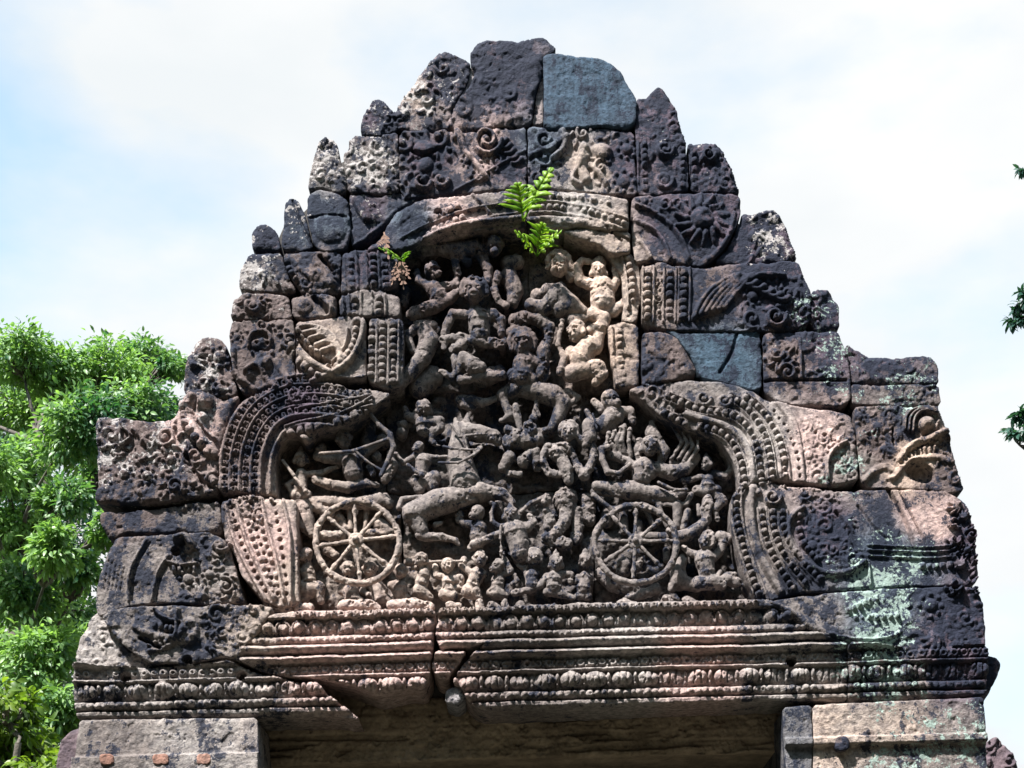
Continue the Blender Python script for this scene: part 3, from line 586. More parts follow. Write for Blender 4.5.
# fifth course
B([(183, 390), (184, 376), (187, 358), (197, 340), (206, 337), (220, 339), (228, 348), (230, 365), (238, 394), (224, 399), (205, 391), (188, 396)], .03, edge=6)
B([(229, 332), (232, 321), (262, 319), (293, 319), (295, 345), (296, 385), (270, 390), (242, 394), (233, 375)], .03)
B([(297, 322), (330, 318), (355, 314), (366, 322), (366, 380), (340, 377), (320, 383), (297, 386)], .035, keep=.8, erode=.6)
B([(369, 319), (385, 317), (402, 319), (404, 335), (402, 385), (385, 389), (368, 380)], .04, keep=.75, erode=.7)
B([(642, 333), (660, 331), (676, 338), (688, 354), (698, 370), (685, 378), (660, 382), (642, 386)], .045, edge=7, rock=(.17, .13, .125))
B([(662, 329), (690, 332), (738, 331), (759, 330), (762, 350), (762, 388), (752, 391), (720, 382), (700, 378), (698, 369), (688, 352), (677, 338)], .02, name='plain_block', orn=.6, erode=.55, edge=4, extra=lambda PX, PY, H: H + .7*(fbm(PX/16, PY/1.7, 72, 3)-.5), rock=(.048, .095, .145), lich=(.45, .05, 0), label='smooth blue grey plain block right of the upper scene')
B([(763, 334), (785, 331), (815, 332), (839, 330), (843, 345), (849, 356), (851, 400), (840, 405), (800, 405), (778, 402), (764, 391)], .025)
B([(844, 341), (852, 348), (868, 356), (900, 358), (925, 356), (933, 359), (937, 366), (939, 384), (850, 383), (849, 355)], .015)
B([(851, 385), (938, 385), (942, 404), (900, 405), (853, 405)], .03, edge=3)
# sixth course, the shoulders
B([(93, 500), (97, 487), (97, 455), (95, 426), (100, 416), (118, 417), (150, 422), (172, 418), (180, 407), (184, 393), (205, 391), (222, 400), (240, 396), (228, 420), (219, 452), (218, 491), (195, 496), (160, 502), (130, 503), (104, 502)], .03, edge=6)
B([(219, 492), (219, 455), (227, 424), (243, 402), (268, 388), (300, 384), (330, 384), (352, 390), (376, 390), (392, 394), (378, 404), (352, 424), (318, 432), (306, 444), (298, 434), (287, 436), (278, 446), (274, 470), (277, 496), (250, 493)], .035, edge=4, keep=.75, erode=.6)
B([(628, 389), (646, 384), (680, 381), (710, 381), (735, 384), (750, 390), (765, 400), (800, 407), (838, 411), (852, 416), (856, 440), (859, 480), (830, 486), (800, 482), (775, 479), (752, 483), (748, 488), (739, 488), (737, 468), (728, 450), (716, 438), (700, 432), (685, 428), (664, 418), (646, 402)], .035, edge=4, keep=.8, erode=.5)
B([(854, 407), (900, 406), (939, 407), (945, 425), (950, 443), (954, 462), (960, 476), (965, 491), (950, 494), (935, 491), (900, 488), (870, 487), (861, 480)], .04, edge=4)
# seventh course
B([(100, 512), (125, 512), (150, 509), (190, 504), (220, 502), (222, 532), (200, 532), (150, 533), (125, 532), (110, 540), (102, 528)], .0, edge=5)
B([(95, 606), (97, 585), (102, 566), (107, 550), (116, 537), (150, 535), (180, 534), (206, 532), (221, 536), (230, 548), (236, 572), (244, 601), (210, 604), (170, 603), (130, 605), (98, 616)], .06, edge=6)
B([(222, 502), (250, 496), (280, 498), (296, 500), (297, 540), (299, 604), (280, 607), (262, 600), (250, 585), (240, 572), (237, 558), (226, 545), (221, 520)], .045, edge=5, keep=.75, erode=.6)
B([(741, 484), (770, 480), (790, 486), (830, 490), (870, 490), (905, 490), (940, 490), (955, 496), (968, 506), (974, 530), (978, 575), (974, 586), (900, 586), (850, 589), (800, 593), (758, 603), (744, 575), (736, 545), (730, 515), (732, 495)], .04, edge=5, keep=.75, erode=.6)
# eighth course, the ends of the naga above the cornice
B([(78, 672), (76, 655), (80, 640), (92, 618), (104, 608), (114, 622), (126, 648), (152, 663), (190, 664), (224, 656), (240, 662), (240, 676), (150, 676)], .05, edge=5)
B([(101, 617), (112, 609), (150, 606), (200, 606), (245, 604), (274, 607), (260, 630), (246, 644), (240, 660), (222, 656), (190, 663), (150, 663), (126, 648), (112, 632)], .10, edge=7)
B([(757, 604), (800, 596), (850, 591), (905, 588), (974, 587), (982, 600), (986, 625), (985, 648), (920, 652), (850, 650), (822, 642), (790, 626), (765, 612)], .07, edge=5)

# panels carrying the scenes, cut back behind the frame
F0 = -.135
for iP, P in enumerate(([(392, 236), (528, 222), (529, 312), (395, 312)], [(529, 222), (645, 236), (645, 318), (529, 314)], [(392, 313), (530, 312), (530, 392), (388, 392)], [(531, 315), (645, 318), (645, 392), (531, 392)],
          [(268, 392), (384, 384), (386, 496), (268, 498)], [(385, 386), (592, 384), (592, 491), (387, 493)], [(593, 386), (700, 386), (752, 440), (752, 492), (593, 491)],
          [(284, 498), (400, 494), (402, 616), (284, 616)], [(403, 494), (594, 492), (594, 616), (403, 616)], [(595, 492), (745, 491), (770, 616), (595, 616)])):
    block(PED, P, F0 if iP > 3 else -.115, name='scene_panel', edge=5, orn=0, erode=1.3, gain=.6, extra=lambda PX, PY, H: H + 15*(fbm(PX/15, PY/15, 641, 3)-.62))  # panel colour lowered by gain to imitate recess shade between the figures
# side bead frame of the upper scene and worn inner stones
line([(622, 256), (627, 280), (628, 308)], 1.4, 3); beads([(627, 256), (632, 280), (633, 308)], 7, 3, 3.4, 4)
B([(608, 254), (630, 252), (640, 268), (641, 300), (636, 322), (622, 322), (624, 300), (621, 276)], .0, edge=3)
beads([(619, 328), (620, 355), (624, 384)], 7, 3.4, 3.6, 4); line([(612, 328), (613, 355), (617, 384)], 1.4, 3)
B([(607, 326), (624, 322), (638, 326), (639, 386), (616, 387), (611, 360)], .0, edge=3)

# ------------------------------------------------------------------ cornice
CORN = empty('cornice', (0, 0, float(at(530, 706, 0)[2])), 'moulded stone cornice with rows of beads and lotus buds under the pediment', 'cornice')
KY = [(590, 4), (603, 10), (605, 15), (606, 19), (612.5, 20), (613.5, 13), (629, 12), (630, 16), (636, 17), (637.5, 13), (639, 19), (642, 23), (646, 20), (648, 12), (650, 19), (653, 23), (655.5, 19), (657, 13), (668, 12.5), (669, 17.5), (671, 17), (672.5, 11), (688, 9), (689, 7), (690, 13), (697, 12), (698.5, 5), (700, 14), (704, 13.5), (707, 9), (730, 8)]
KX = np.array([k[0] for k in KY], float); KH = np.array([k[1] for k in KY], float)
SL = .026
def yy_of(x, y): return y + SL*(x-640)
def cprof(PX, PY):
    w = 1.6*(fbm(PX/40, PY/40, 9, 2)-.5)
    return np.interp(yy_of(PX, PY)+w, KX, KH) - 8
def crow(yy, x0, x1, step, rx, ry, h, sq=2.6, hole=False):
    n = int((x1-x0)/step)
    rnd = random.Random(int(yy*7+x0))
    for i in range(n+1):
        x = x0+i*step; y = yy-SL*(x-640); k = rnd.uniform(.85, 1.12)*(1 if rnd.random() > .05 else .55)
        blob(x+rnd.uniform(-.5, .5), y, rx*k, ry*k, -SL, h*k, False, sq)
        if hole: blob(x, y, rx*.42, ry*.42, 0, h*.8, True)
ORN_P = list(ORN); ORN.clear()
crow(609.3, 300, 760, 7.2, 2.9, 2.7, 3.5, hole=True)
n = 0
for x in np.arange(268, 830, 16.2):                      # rosettes
    y = 621.5-SL*(x-640); rr = random.Random(int(x)); k = rr.uniform(.88, 1.1)
    blob(x, y, 6.3*k, 5.8*k, 0, 6*k); blob(x, y-1, 3.4*k, 3*k, 0, 4.5*k); line([(x-6.8, y+5), (x-6.8, y-3), (x, y-7), (x+6.8, y-3), (x+6.8, y+5)], 1.1, 4.2, sm=1)
    blob(x+8.1, y+3, 1.3, 3.5, 0, 3.5)
crow(633.7, 250, 840, 6.0, 2.9, 2.5, 3.6)
crow(663, 80, 240, 9.5, 4.0, 3.8, 3.6, 2, True)
for x in np.arange(252, 985, 10.6):
    y = 663-SL*(x-640); s = 1 if int(x/10.6) % 2 else -1; rr = random.Random(int(x)); k = rr.uniform(.85, 1.1)
    blob(x, y, 4.9*k, 4.6*k, 0, 3.6); blob(x, y, 2.4, 2.2, 0, 2.4, True); blob(x+5.3, y-3.2*s, 1.6, 1.6, 0, 3); blob(x+5.3, y+3*s, 1.4, 1.4, 0, 2.6)
for i, x in enumerate(np.arange(88, 985, 25.4)):         # lotus buds
    rr = random.Random(int(x)*3); k = rr.uniform(.9, 1.08); x += rr.uniform(-1, 1); y = 680-SL*(x-640)
    blob(x, y, 10.8*k, 7.8*k, -SL, 7.5*k, False, 2.3); line([(x-3, y-6), (x-2, y), (x-4, y+5)], .8, 2.5, True, 1); line([(x+4, y-6), (x+3, y), (x+4, y+5)], .8, 2.5, True, 1)
    blob(x+12.7, y-2, 2.2, 5.5, 0, 6); blob(x+12.7, y+4, 1.6, 2, 0, 4)
crow(693.6, 78, 985, 7.2, 3.4, 3.3, 4.2)
for x, y in ((127, 679), (242, 677), (790, 663), (933, 639)): blob(x, y, 5.2, 5, 0, 24, True, 2.5)
taper([(437, 612), (434, 640), (431, 668), (433, 688)], .9, 1.6, 7, True)
CB = lambda P, **k: block(CORN, P, .045, name='cornice_block', prof=cprof, amp=.8, back=.5, erode=1.15, **k)
CB([(76, 667), (150, 670), (232, 664), (262, 676), (300, 683), (318, 684), (330, 697), (346, 708), (360, 719), (330, 716), (200, 718), (80, 722), (75, 700)], edge=3)
CB([(240, 662), (246, 645), (262, 628), (274, 618), (300, 614), (436, 613), (434, 640), (430, 676), (424, 690), (408, 689), (378, 696), (352, 686), (318, 680), (285, 678), (262, 673)], edge=3)
CB([(439, 613), (600, 606), (762, 600), (788, 616), (812, 634), (846, 646), (846, 702), (780, 701), (700, 703), (480, 711), (466, 700), (462, 688), (452, 684), (462, 668), (478, 652), (486, 646), (470, 650), (442, 652), (436, 640)], edge=3)
CB([(437, 654), (468, 652), (455, 670), (448, 680), (437, 678), (432, 668)], edge=3)
CB([(847, 645), (920, 650), (985, 646), (987, 670), (984, 697), (900, 701), (847, 703)], edge=3)
ORN.clear()
# stone set back behind the broken edge of the moulding, and the stump of an iron pin
block(CORN, [(300, 684), (345, 686), (380, 696), (420, 688), (470, 672), (482, 712), (420, 716), (356, 722), (322, 712)], -.26, name='broken_backing_stone', edge=3, erode=1.6, back=.6)
block(CORN, [(446, 688), (462, 684), (466, 700), (456, 706), (445, 702)], .04, name='broken_stump', edge=5, erode=1.0, rock=(.32, .33, .36), lich=(.3, .1, 0), back=.2)

# returning end of the cornice seen past the right corner
RET = empty('corner_bracket', tuple(map(float, at(985, 690, .35))), 'small upturned stone bracket projecting past the right end of the cornice', 'stone bracket')
block(RET, [(972, 660), (985, 655), (998, 658), (1001, 664), (998, 676), (990, 690), (982, 704), (972, 706)], -.32, name='bracket_block', edge=6, back=.75)

# ------------------------------------------------------------------ piers
LP = empty('door_pier', (float(at(165, 768, 0)[0]), 0, 0), 'grey stained stone pier left of the doorway with reddish patches', 'pier')
RP = empty('door_pier', (float(at(885, 768, 0)[0]), 0, 0), 'greenish lichen covered stone pier right of the doorway', 'pier')
def lpier(PX, PY, H):
    yy = yy_of(PX, PY); return H + np.where(yy > 744.5, 7.0, 0) + 3*sstep(741, 744, yy)
block(LP, [(79, 720), (130, 719), (200, 718), (257, 718), (260, 768), (262, 800), (70, 800), (75, 757)], .085, name='capital_block', edge=3, erode=.7, back=.9, orn=0, extra=lpier, amp=.6)
for x, w in ((160, 8), (203, 7), (106, 7)):
    y = 759-SL*(x-640)*0
    block(LP, [(x-w, 754), (x+w, 753.5), (x+w+1, 764), (x-w+1, 765)], .140, name='red_patch_stone', edge=2, erode=.5, back=-.06, orn=0, rock=(.36, .19, .14), lich=(.1, 0, 0), amp=.6)
def rpier(PX, PY, H):
    yy = yy_of(PX, PY); return H - 2.6*sstep(749.5, 751.5, yy) + 4*(sstep(741, 743, yy)-sstep(749, 751, yy))
block(RP, [(783, 707), (812, 705), (813, 768), (814, 800), (790, 800), (786, 760)], .075, name='capital_block', edge=3, erode=.6, back=.9, orn=0, extra=rpier, rock=(.13, .14, .16), lich=(.5, .1, 0), amp=.6)
block(RP, [(813, 705), (846, 703), (900, 701), (984, 697), (987, 740), (990, 800), (815, 800)], .08, name='capital_block', edge=3, erode=.7, back=.9, orn=0, extra=rpier, amp=.6)
block(RP, [(836, 737), (844, 735), (850, 740), (850, 748), (842, 751), (836, 748)], .115, name='dark_plug', edge=3, back=-.02, orn=0, rock=(.10, .08, .09), lich=(.5, 0, 0), amp=.5)

# ------------------------------------------------------------------ body of the gate behind the carved front
def box_mesh(name, x0, x1, y0, y1, z0, z1, bev=.012):
    me = bpy.data.meshes.new(name); import bmesh
    bm = bmesh.new(); bmesh.ops.create_cube(bm, size=1)
    for v in bm.verts: v.co = ((x0+x1)/2+v.co.x*(x1-x0), (y0+y1)/2+v.co.y*(y1-y0), (z0+z1)/2+v.co.z*(z1-z0))
    bmesh.ops.bevel(bm, geom=bm.edges[:], offset=bev, segments=2, affect='EDGES'); bm.to_mesh(me); bm.free(); return me
zc = float(at(530, 712, .3)[2])
xl = float(at(75, 757, 0)[0]); xl2 = float(at(262, 768, 0)[0]); xr = float(at(788, 768, 0)[0]); xr2 = float(at(988, 768, 0)[0])
zl = float(at(165, 795, 0)[2]); zr = float(at(885, 795, 0)[2])
link('shaft', box_mesh('shaft', xl+.02, xl2-.01, .0, .88, 0, zl), M_STONE, LP); link('shaft', box_mesh('shaft', xr+.03, xr2-.02, .0, .88, 0, zr), M_STONE, RP)
for o in (LP.children[-1], RP.children[-1]):
    me = o.data; n_ = len(me.vertices); vattr(me, 'rock', np.tile((.27, .25, .22), (n_, 1))); vattr(me, 'lichen', np.tile((.4, .15, .2), (n_, 1)))
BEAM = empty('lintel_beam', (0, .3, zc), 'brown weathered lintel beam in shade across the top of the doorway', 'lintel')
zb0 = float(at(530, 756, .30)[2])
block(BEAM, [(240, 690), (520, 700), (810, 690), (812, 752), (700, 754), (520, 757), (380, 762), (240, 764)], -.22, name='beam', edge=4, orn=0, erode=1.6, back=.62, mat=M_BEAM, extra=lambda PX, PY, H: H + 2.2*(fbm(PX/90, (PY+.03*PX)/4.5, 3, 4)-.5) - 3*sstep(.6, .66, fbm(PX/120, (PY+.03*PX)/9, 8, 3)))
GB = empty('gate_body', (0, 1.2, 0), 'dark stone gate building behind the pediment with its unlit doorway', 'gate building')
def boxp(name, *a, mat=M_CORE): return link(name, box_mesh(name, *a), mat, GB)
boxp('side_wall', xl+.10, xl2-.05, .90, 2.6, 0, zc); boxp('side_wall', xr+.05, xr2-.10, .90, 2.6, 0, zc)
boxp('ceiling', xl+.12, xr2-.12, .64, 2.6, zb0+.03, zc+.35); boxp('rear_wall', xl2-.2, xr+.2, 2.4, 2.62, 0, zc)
# core of the pediment, a stepped slab hidden behind the facing stones
def prism(name, P, y0, y1, parent, mat):
    import bmesh
    me = bpy.data.meshes.new(name); bm = bmesh.new()
    f = [bm.verts.new(at(x, y, y0)) for x, y in P]; g = [bm.verts.new((v.co.x, y1, v.co.z)) for v in f]
    bm.faces.new(f); bm.faces.new(g[::-1])
    for i in range(len(P)): j = (i+1) % len(P); bm.faces.new((f[i], f[j], g[j], g[i]))
    bmesh.ops.recalc_face_normals(bm, faces=bm.faces[:]); bm.to_mesh(me); bm.free()
    return link(name, me, mat, parent)
prism('core', [(114, 700), (114, 545), (116, 440), (186, 436), (206, 402), (240, 396), (244, 330), (250, 300), (258, 260), (258, 240), (278, 240), (286, 222), (300, 216), (311, 205), (316, 170), (334, 166), (348, 160), (362, 146), (366, 125), (398, 122), (420, 92), (446, 80), (458, 110), (485, 66), (545, 66), (600, 78), (622, 108), (640, 132), (664, 132), (672, 155), (708, 165), (728, 218), (768, 240), (788, 280), (820, 315), (828, 355), (858, 378), (922, 384), (930, 425), (950, 502), (960, 565), (966, 700)], .24, .8, PED, M_CORE)
ORN.extend(ORN_P)
#@@FIG@@
# ------------------------------------------------------------------ figures carved nearly in the round
def surface_nets(D):
    """isosurface of D (negative inside) as vertices and quads"""
    s = D < 0
    c = np.zeros(tuple(n-1 for n in D.shape), int)
    for i in (0, 1):
        for j in (0, 1):
            for k in (0, 1): c += s[i:D.shape[0]-1+i, j:D.shape[1]-1+j, k:D.shape[2]-1+k]
    act = (c > 0) & (c < 8); idx = -np.ones(act.shape, int); idx[act] = np.arange(act.sum())
    acc = np.zeros((act.sum(), 3)); cnt = np.zeros(act.sum()); I = np.argwhere(act)
    corner = [np.array(o) for o in np.ndindex(2, 2, 2)]
    g = lambda o: D[I[:, 0]+o[0], I[:, 1]+o[1], I[:, 2]+o[2]]
    for a in corner:
        for ax in range(3):
            if a[ax]: continue
            b = a.copy(); b[ax] = 1; da, db = g(a), g(b); m = (da < 0) != (db < 0)
            t = np.where(m, da/(da-db+1e-12), 0)
            p = np.tile(a.astype(float), (len(I), 1)); p[:, ax] += t; acc += p*m[:, None]; cnt += m
    V = I+acc/cnt[:, None]; Q = []
    for ax in range(3):
        u, v = (ax+1) % 3, (ax+2) % 3
        sl0 = [slice(None)]*3; sl1 = [slice(None)]*3; sl0[ax] = slice(0, -1); sl1[ax] = slice(1, None)
        a, b = s[tuple(sl0)], s[tuple(sl1)]; e = np.argwhere(a != b); e = e[(e[:, u] > 0) & (e[:, v] > 0) & (e[:, u] < D.shape[u]-1) & (e[:, v] < D.shape[v]-1)]
        if not len(e): continue
        fl = a[e[:, 0], e[:, 1], e[:, 2]]
        def q(du, dv):
            k = e.copy(); k[:, u] -= du; k[:, v] -= dv; return idx[k[:, 0], k[:, 1], k[:, 2]]
        q4 = np.stack([q(0, 0), q(1, 0), q(1, 1), q(0, 1)], 1); Q.append(np.where(fl[:, None], q4, q4[:, ::-1]))
    return V, np.concatenate(Q)
WIN = {'W1': (270, 380, 6.4), 'W2': (390, 380, 6.4), 'W3': (500, 380, 6.4), 'W4': (620, 380, 6.4), 'V1': (270, 490, 6.4), 'V2': (390, 490, 6.4), 'V3': (500, 490, 6.4), 'V4': (620, 490, 6.4), 'U1': (390, 230, 4.8), 'U2': (510, 230, 4.8), 'P': (0, 0, 1)}
FLOOR = -F0
def carve(name, win, strokes, parent=None, heads=(), cut=(), z=9.0, res=.74, k=.45, floor=FLOOR, label=None, rough=.48, thin=False, deco=True):
    """one continuous carved body: tapered strokes blended smoothly. A stroke point is x, y, radius[, z]; heads are (x, y, r, facing, hat)"""
    ox, oy, sc = WIN[win]
    if win[0] == 'U': floor = .115
    segs = []; subs = []; adds = []; zf = 1.42 if win != 'P' else 1.0; z = z*zf
    def pt(p):
        r = p[2]/sc*(.90 if win != 'P' and not thin else 1.0); return np.array([ox+p[0]/sc, oy+p[1]/sc, (p[3]*zf if len(p) > 3 else z)]), r
    if win != 'P' and z > 8 and not thin:                 # the body grows out of the panel behind it
        a, r = pt(strokes[0][0]); b, r2 = pt(strokes[0][-1]); a[2] = 0; b[2] = 0
        for u, rr in ((a, r), (b, r2)):
            v = u.copy(); v[2] = z; segs.append((u, v, rr*.75, rr*.75))
    for st in strokes:
        q = [pt(p) for p in st]
        if len(q) == 1: q = q*2
        segs += [(a[0], b[0], a[1], b[1]) for a, b in zip(q[:-1], q[1:])]
    if deco and not thin and heads:                       # collar, belt and bracelets cut into the body
        t0 = [pt(p) for p in strokes[0]]
        for (c0, r0), nx in ((t0[0], t0[-1][0]), (t0[-1], t0[0][0])):
            d = nx-c0; d[2] = 0; L0 = np.linalg.norm(d)
            if L0 < 2: continue
            d /= L0; side = np.array([-d[1], d[0], 0]); c1 = c0+d*r0*(.1 if c0 is t0[0][0] else .0)
            arc = [c1+(side*math.sin(a)+np.array([0, 0, 1.])*math.cos(a))*r0*.98 for a in np.linspace(-1.2, 1.2, 7)]
            segs += [(a, b, .62, .62) for a, b in zip(arc[:-1], arc[1:])]
        for st in strokes[1:]:
            if len(st) < 3: continue
            (a, ra), (b, rb) = pt(st[-2]), pt(st[-1]); d = b-a; L0 = np.linalg.norm(d)
            if L0 < 4 or rb > 6: continue
            d /= L0; c1 = b-d*rb*.7; side = np.array([-d[1], d[0], 0])
            arc = [c1+(side*math.sin(w)+np.array([0, 0, 1.])*math.cos(w))*rb*1.04 for w in np.linspace(-1.5, 1.5, 6)]
            segs += [(u, v, .55, .55) for u, v in zip(arc[:-1], arc[1:])]
    for st in cut:
        q = [pt(p) for p in st]
        if len(q) == 1: q = q*2
        subs += [(a[0], b[0], a[1], b[1]) for a, b in zip(q[:-1], q[1:])]
    for hd in heads:
        x, y, r, fc, hat = hd[:5]; hz = hd[5]*zf if len(hd) > 5 else z+3.5
        c = np.array([ox+x/sc, oy+y/sc, hz]); r = r/sc
        F = {'f': (0, .12, 1), 'l': (-.75, .12, .65), 'r': (.75, .12, .65), 'L': (-.95, .2, .25), 'R': (.95, .2, .25), 'u': (0, -.5, .8), 'd': (.1, .5, .8)}[fc]
        F = np.array(F); F = F/np.linalg.norm(F); U = np.array([0, -1., 0]); U = U-F*U.dot(F); U /= np.linalg.norm(U); Rr = np.cross(F, U)
        A = lambda f, u, s: c+r*(f*F+u*U+s*Rr)
        seg = lambda a, b, ra, rb: segs.append((a, b, ra*r, rb*r))
        monkey = hat.startswith('m')
        seg(A(-.1, .18, 0), A(-.05, -.1, 0), .86, .80); seg(A(.1, -.35, 0), A(.12, -.5, 0), .62, .5)      # skull, jaw
        if monkey:
            seg(A(.45, -.35, 0), A(.95, -.42, 0), .5, .40); seg(A(.55, .22, -.35), A(.55, .22, .35), .26, .26)
            subs.append((A(1.3, -.5, -.3), A(1.3, -.5, .3), .10*r, .10*r))
            for s in (-1, 1): seg(A(-.1, .1, s*.8), A(-.1, .25, s*.9), .25, .18)
        else:
            seg(A(.72, .15, 0), A(.9, -.2, 0), .10, .19); seg(A(.62, .30, -.5), A(.62, .30, .5), .17, .17)
            seg(A(.72, -.48, -.16), A(.72, -.48, .16), .15, .15); seg(A(.5, -.75, 0), A(.5, -.75, 0), .24, .24)
            subs.append((A(.92, -.40, -.22), A(.92, -.40, .22), .07*r, .07*r))
            for s in (-1, 1): seg(A(-.05, -.05, s*.82), A(-.05, -.35, s*.85), .20, .26)
        for s in (-1, 1):
            e = A(.86, .05, s*.36); subs.append((e, e, .23*r, .23*r)); e2 = A(.74, .05, s*.36); adds.append((e2, e2, .15*r, .15*r))
        if 'b' in hat: seg(A(0, .85, 0), A(-.1, 1.25, 0), .42, .30)           # bun
        if 'c' in hat:                                                         # tiered crown
            seg(A(.1, .62, -.55), A(.1, .62, .55), .3, .3); seg(A(0, .9, 0), A(0, 1.25, 0), .55, .4); seg(A(0, 1.4, 0), A(0, 1.75, 0), .32, .12)
        if 'h' in hat:                                                         # hair or halo rolled round the face
            for i in range(9):
                a0 = math.pi*(i/9)*1.16-.25; a1 = math.pi*((i+1)/9)*1.16-.25
                seg(A(-.1, .15+.98*math.sin(a0), .98*math.cos(a0)), A(-.1, .15+.98*math.sin(a1), .98*math.cos(a1)), .25, .25)
        if 'd' in hat: seg(A(.2, .55, -.62), A(.2, .55, .62), .2, .2)          # diadem
    pts = np.array([s[0] for s in segs]+[s[1] for s in segs]); rm = np.array([s[2] for s in segs]+[s[3] for s in segs])
    lo = (pts-rm[:, None]).min(0)-2.5*res; hi = (pts+rm[:, None]).max(0)+2.5*res
    ax = [np.arange(l, h+res, res) for l, h in zip(lo, hi)]; shp = tuple(len(a) for a in ax)
    E = np.zeros(shp, np.float32); NEG = np.full(shp, 1e3, np.float32); ADD = np.full(shp, 1e3, np.float32)
    def cap(s, acc, mode):
        a, b, ra, rb = s; m = max(ra, rb)+5*k+1
        sl = []
        for d in range(3):
            l = min(a[d], b[d])-m; h = max(a[d], b[d])+m; i0 = max(0, int((l-lo[d])/res)); i1 = min(shp[d], int((h-lo[d])/res)+2); sl.append(slice(i0, max(i1, i0)))
        X = ax[0][sl[0]][:, None, None]; Y = ax[1][sl[1]][None, :, None]; Z = ax[2][sl[2]][None, None, :]
        d = b-a; l2 = d.dot(d)+1e-9; t = np.clip(((X-a[0])*d[0]+(Y-a[1])*d[1]+(Z-a[2])*d[2])/l2, 0, 1)
        D = np.sqrt((X-a[0]-t*d[0])**2+(Y-a[1]-t*d[1])**2+(Z-a[2]-t*d[2])**2)-(ra+(rb-ra)*t); sl = tuple(sl)
        if mode == 0: acc[sl] += np.exp(np.clip(-D/k, -60, 25)).astype(np.float32)
        else: acc[sl] = np.minimum(acc[sl], D)
    for s in segs: cap(s, E, 0)
    for s in subs: cap(s, NEG, 1)
    for s in adds: cap(s, ADD, 1)
    zt = z+4
    D = -k*np.log(np.maximum(E, 1e-26)); D = np.maximum(D, -NEG); D = np.minimum(D, ADD)
    gx, gy, gz = np.meshgrid(*ax, indexing='ij')
    nzv = fbm(gx[:, :, 0]/4.5, gy[:, :, 0]/4.5, 61, 3)-.5
    D = D + (rough*1.6*nzv)[:, :, None] + rough*.8*(vn(gx[:, 0, :]/3.1, gz[:, 0, :]/3.1, 5)-.5)[:, None, :]
    D = D + rough*.75*(fbm(gx[:, :, 0]/1.7, gy[:, :, 0]/1.7, 95, 2)-.5)[:, :, None]
    ch = fbm(gx[:, :, 0]/6.5, gy[:, :, 0]/6.5, 201, 3); D = D + (rough*2.0*sstep(.60, .70, ch))[:, :, None]*(gz > (zt-2.5)) if rough > .4 else D
    D[0] = D[-1] = 9; D[:, 0] = D[:, -1] = 9; D[:, :, 0] = D[:, :, -1] = 9
    V, Q = surface_nets(D); P3 = lo+V*res
    zr = float(np.median(P3[:, 2])); Yr = floor-zr*S
    Wd = at(P3[:, 0], P3[:, 1], np.full(len(P3), Yr)); Wd[:, 1] = floor-P3[:, 2]*S
    me = mesh_np(name, Wd, Q); paint(me, P3[:, 0], P3[:, 1], None, None, random.Random(len(V)).uniform(.85, 1.25))
    o = link(name, me, M_FIG, parent or PED)
    if label: o['label'] = label
    return o
MK, MN, HO = 'monkey_figure', 'warrior_figure', 'horse_figure'
# --- lower scene, upper register
carve('attendant_figure', 'W1', [[(200, 600, 42), (195, 690, 48)], [(185, 620, 20), (110, 670, 20), (150, 720, 20)], [(225, 600, 22), (320, 595, 22), (440, 545, 15)], [(160, 735, 38), (235, 735, 38)], [(95, 545, 12, 17), (210, 700, 14, 17), (245, 745, 14, 17)]], heads=[(200, 510, 50, 'f', 'b')], label='carved attendant leaning on a staff')
carve(MN, 'W1', [[(520, 520, 72), (535, 600, 68)], [(480, 460, 30), (520, 500, 50)], [(440, 505, 40), (350, 505, 32), (300, 490, 26), (330, 435, 36)], [(570, 500, 40), (650, 440, 26), (760, 375, 20)], [(290, 640, 28), (380, 670, 36), (500, 690, 40), (610, 660, 30), (690, 675, 16)]], heads=[(475, 390, 62, 'r', 'd')], z=11, label='carved archer drawing his bow')
carve('bow', 'W1', [[(320, 470, 10), (530, 455, 10), (770, 372, 11)], [(640, 215, 14), (700, 290, 15), (770, 350, 17), (790, 430, 17), (750, 530, 16), (710, 610, 14)], [(540, 450, 8), (620, 520, 8), (710, 575, 8)]], z=20, rough=.3, thin=True)
carve('drapery', 'W1', [[(650, 240, 40, 3), (620, 390, 50, 3), (720, 390, 50, 3)], [(680, 490, 32), (690, 500, 32)], [(640, 570, 28), (660, 610, 25)], [(740, 640, 36), (790, 560, 36), (770, 480, 24)]], rough=1.0)
carve(MN, 'W2', [[(210, 285, 56), (215, 330, 45)], [(240, 270, 40), (320, 265, 35), (320, 310, 32), (275, 330, 34), (265, 390, 20), (290, 410, 16)], [(160, 250, 38), (115, 230, 30), (95, 180, 17)]], heads=[(215, 195, 58, 'd', 'd')], label='carved warrior raising a shield')
carve('shield', 'W2', [[(90, 300, 40, 5), (75, 350, 42, 5)], [(60, 280, 20, 5), (130, 290, 20, 5)]], rough=.4)
carve(MK, 'W2', [[(215, 520, 58), (200, 600, 45)], [(180, 480, 34), (120, 510, 18), (85, 530, 16), (35, 470, 12)], [(240, 490, 20), (300, 492, 13), (420, 490, 10)], [(120, 570, 14, 16), (170, 610, 14, 16), (215, 635, 16, 16)], [(175, 650, 52), (190, 700, 40)], [(215, 660, 45), (285, 625, 48), (270, 690, 38)]], heads=[(185, 440, 38, 'l', 'm')])
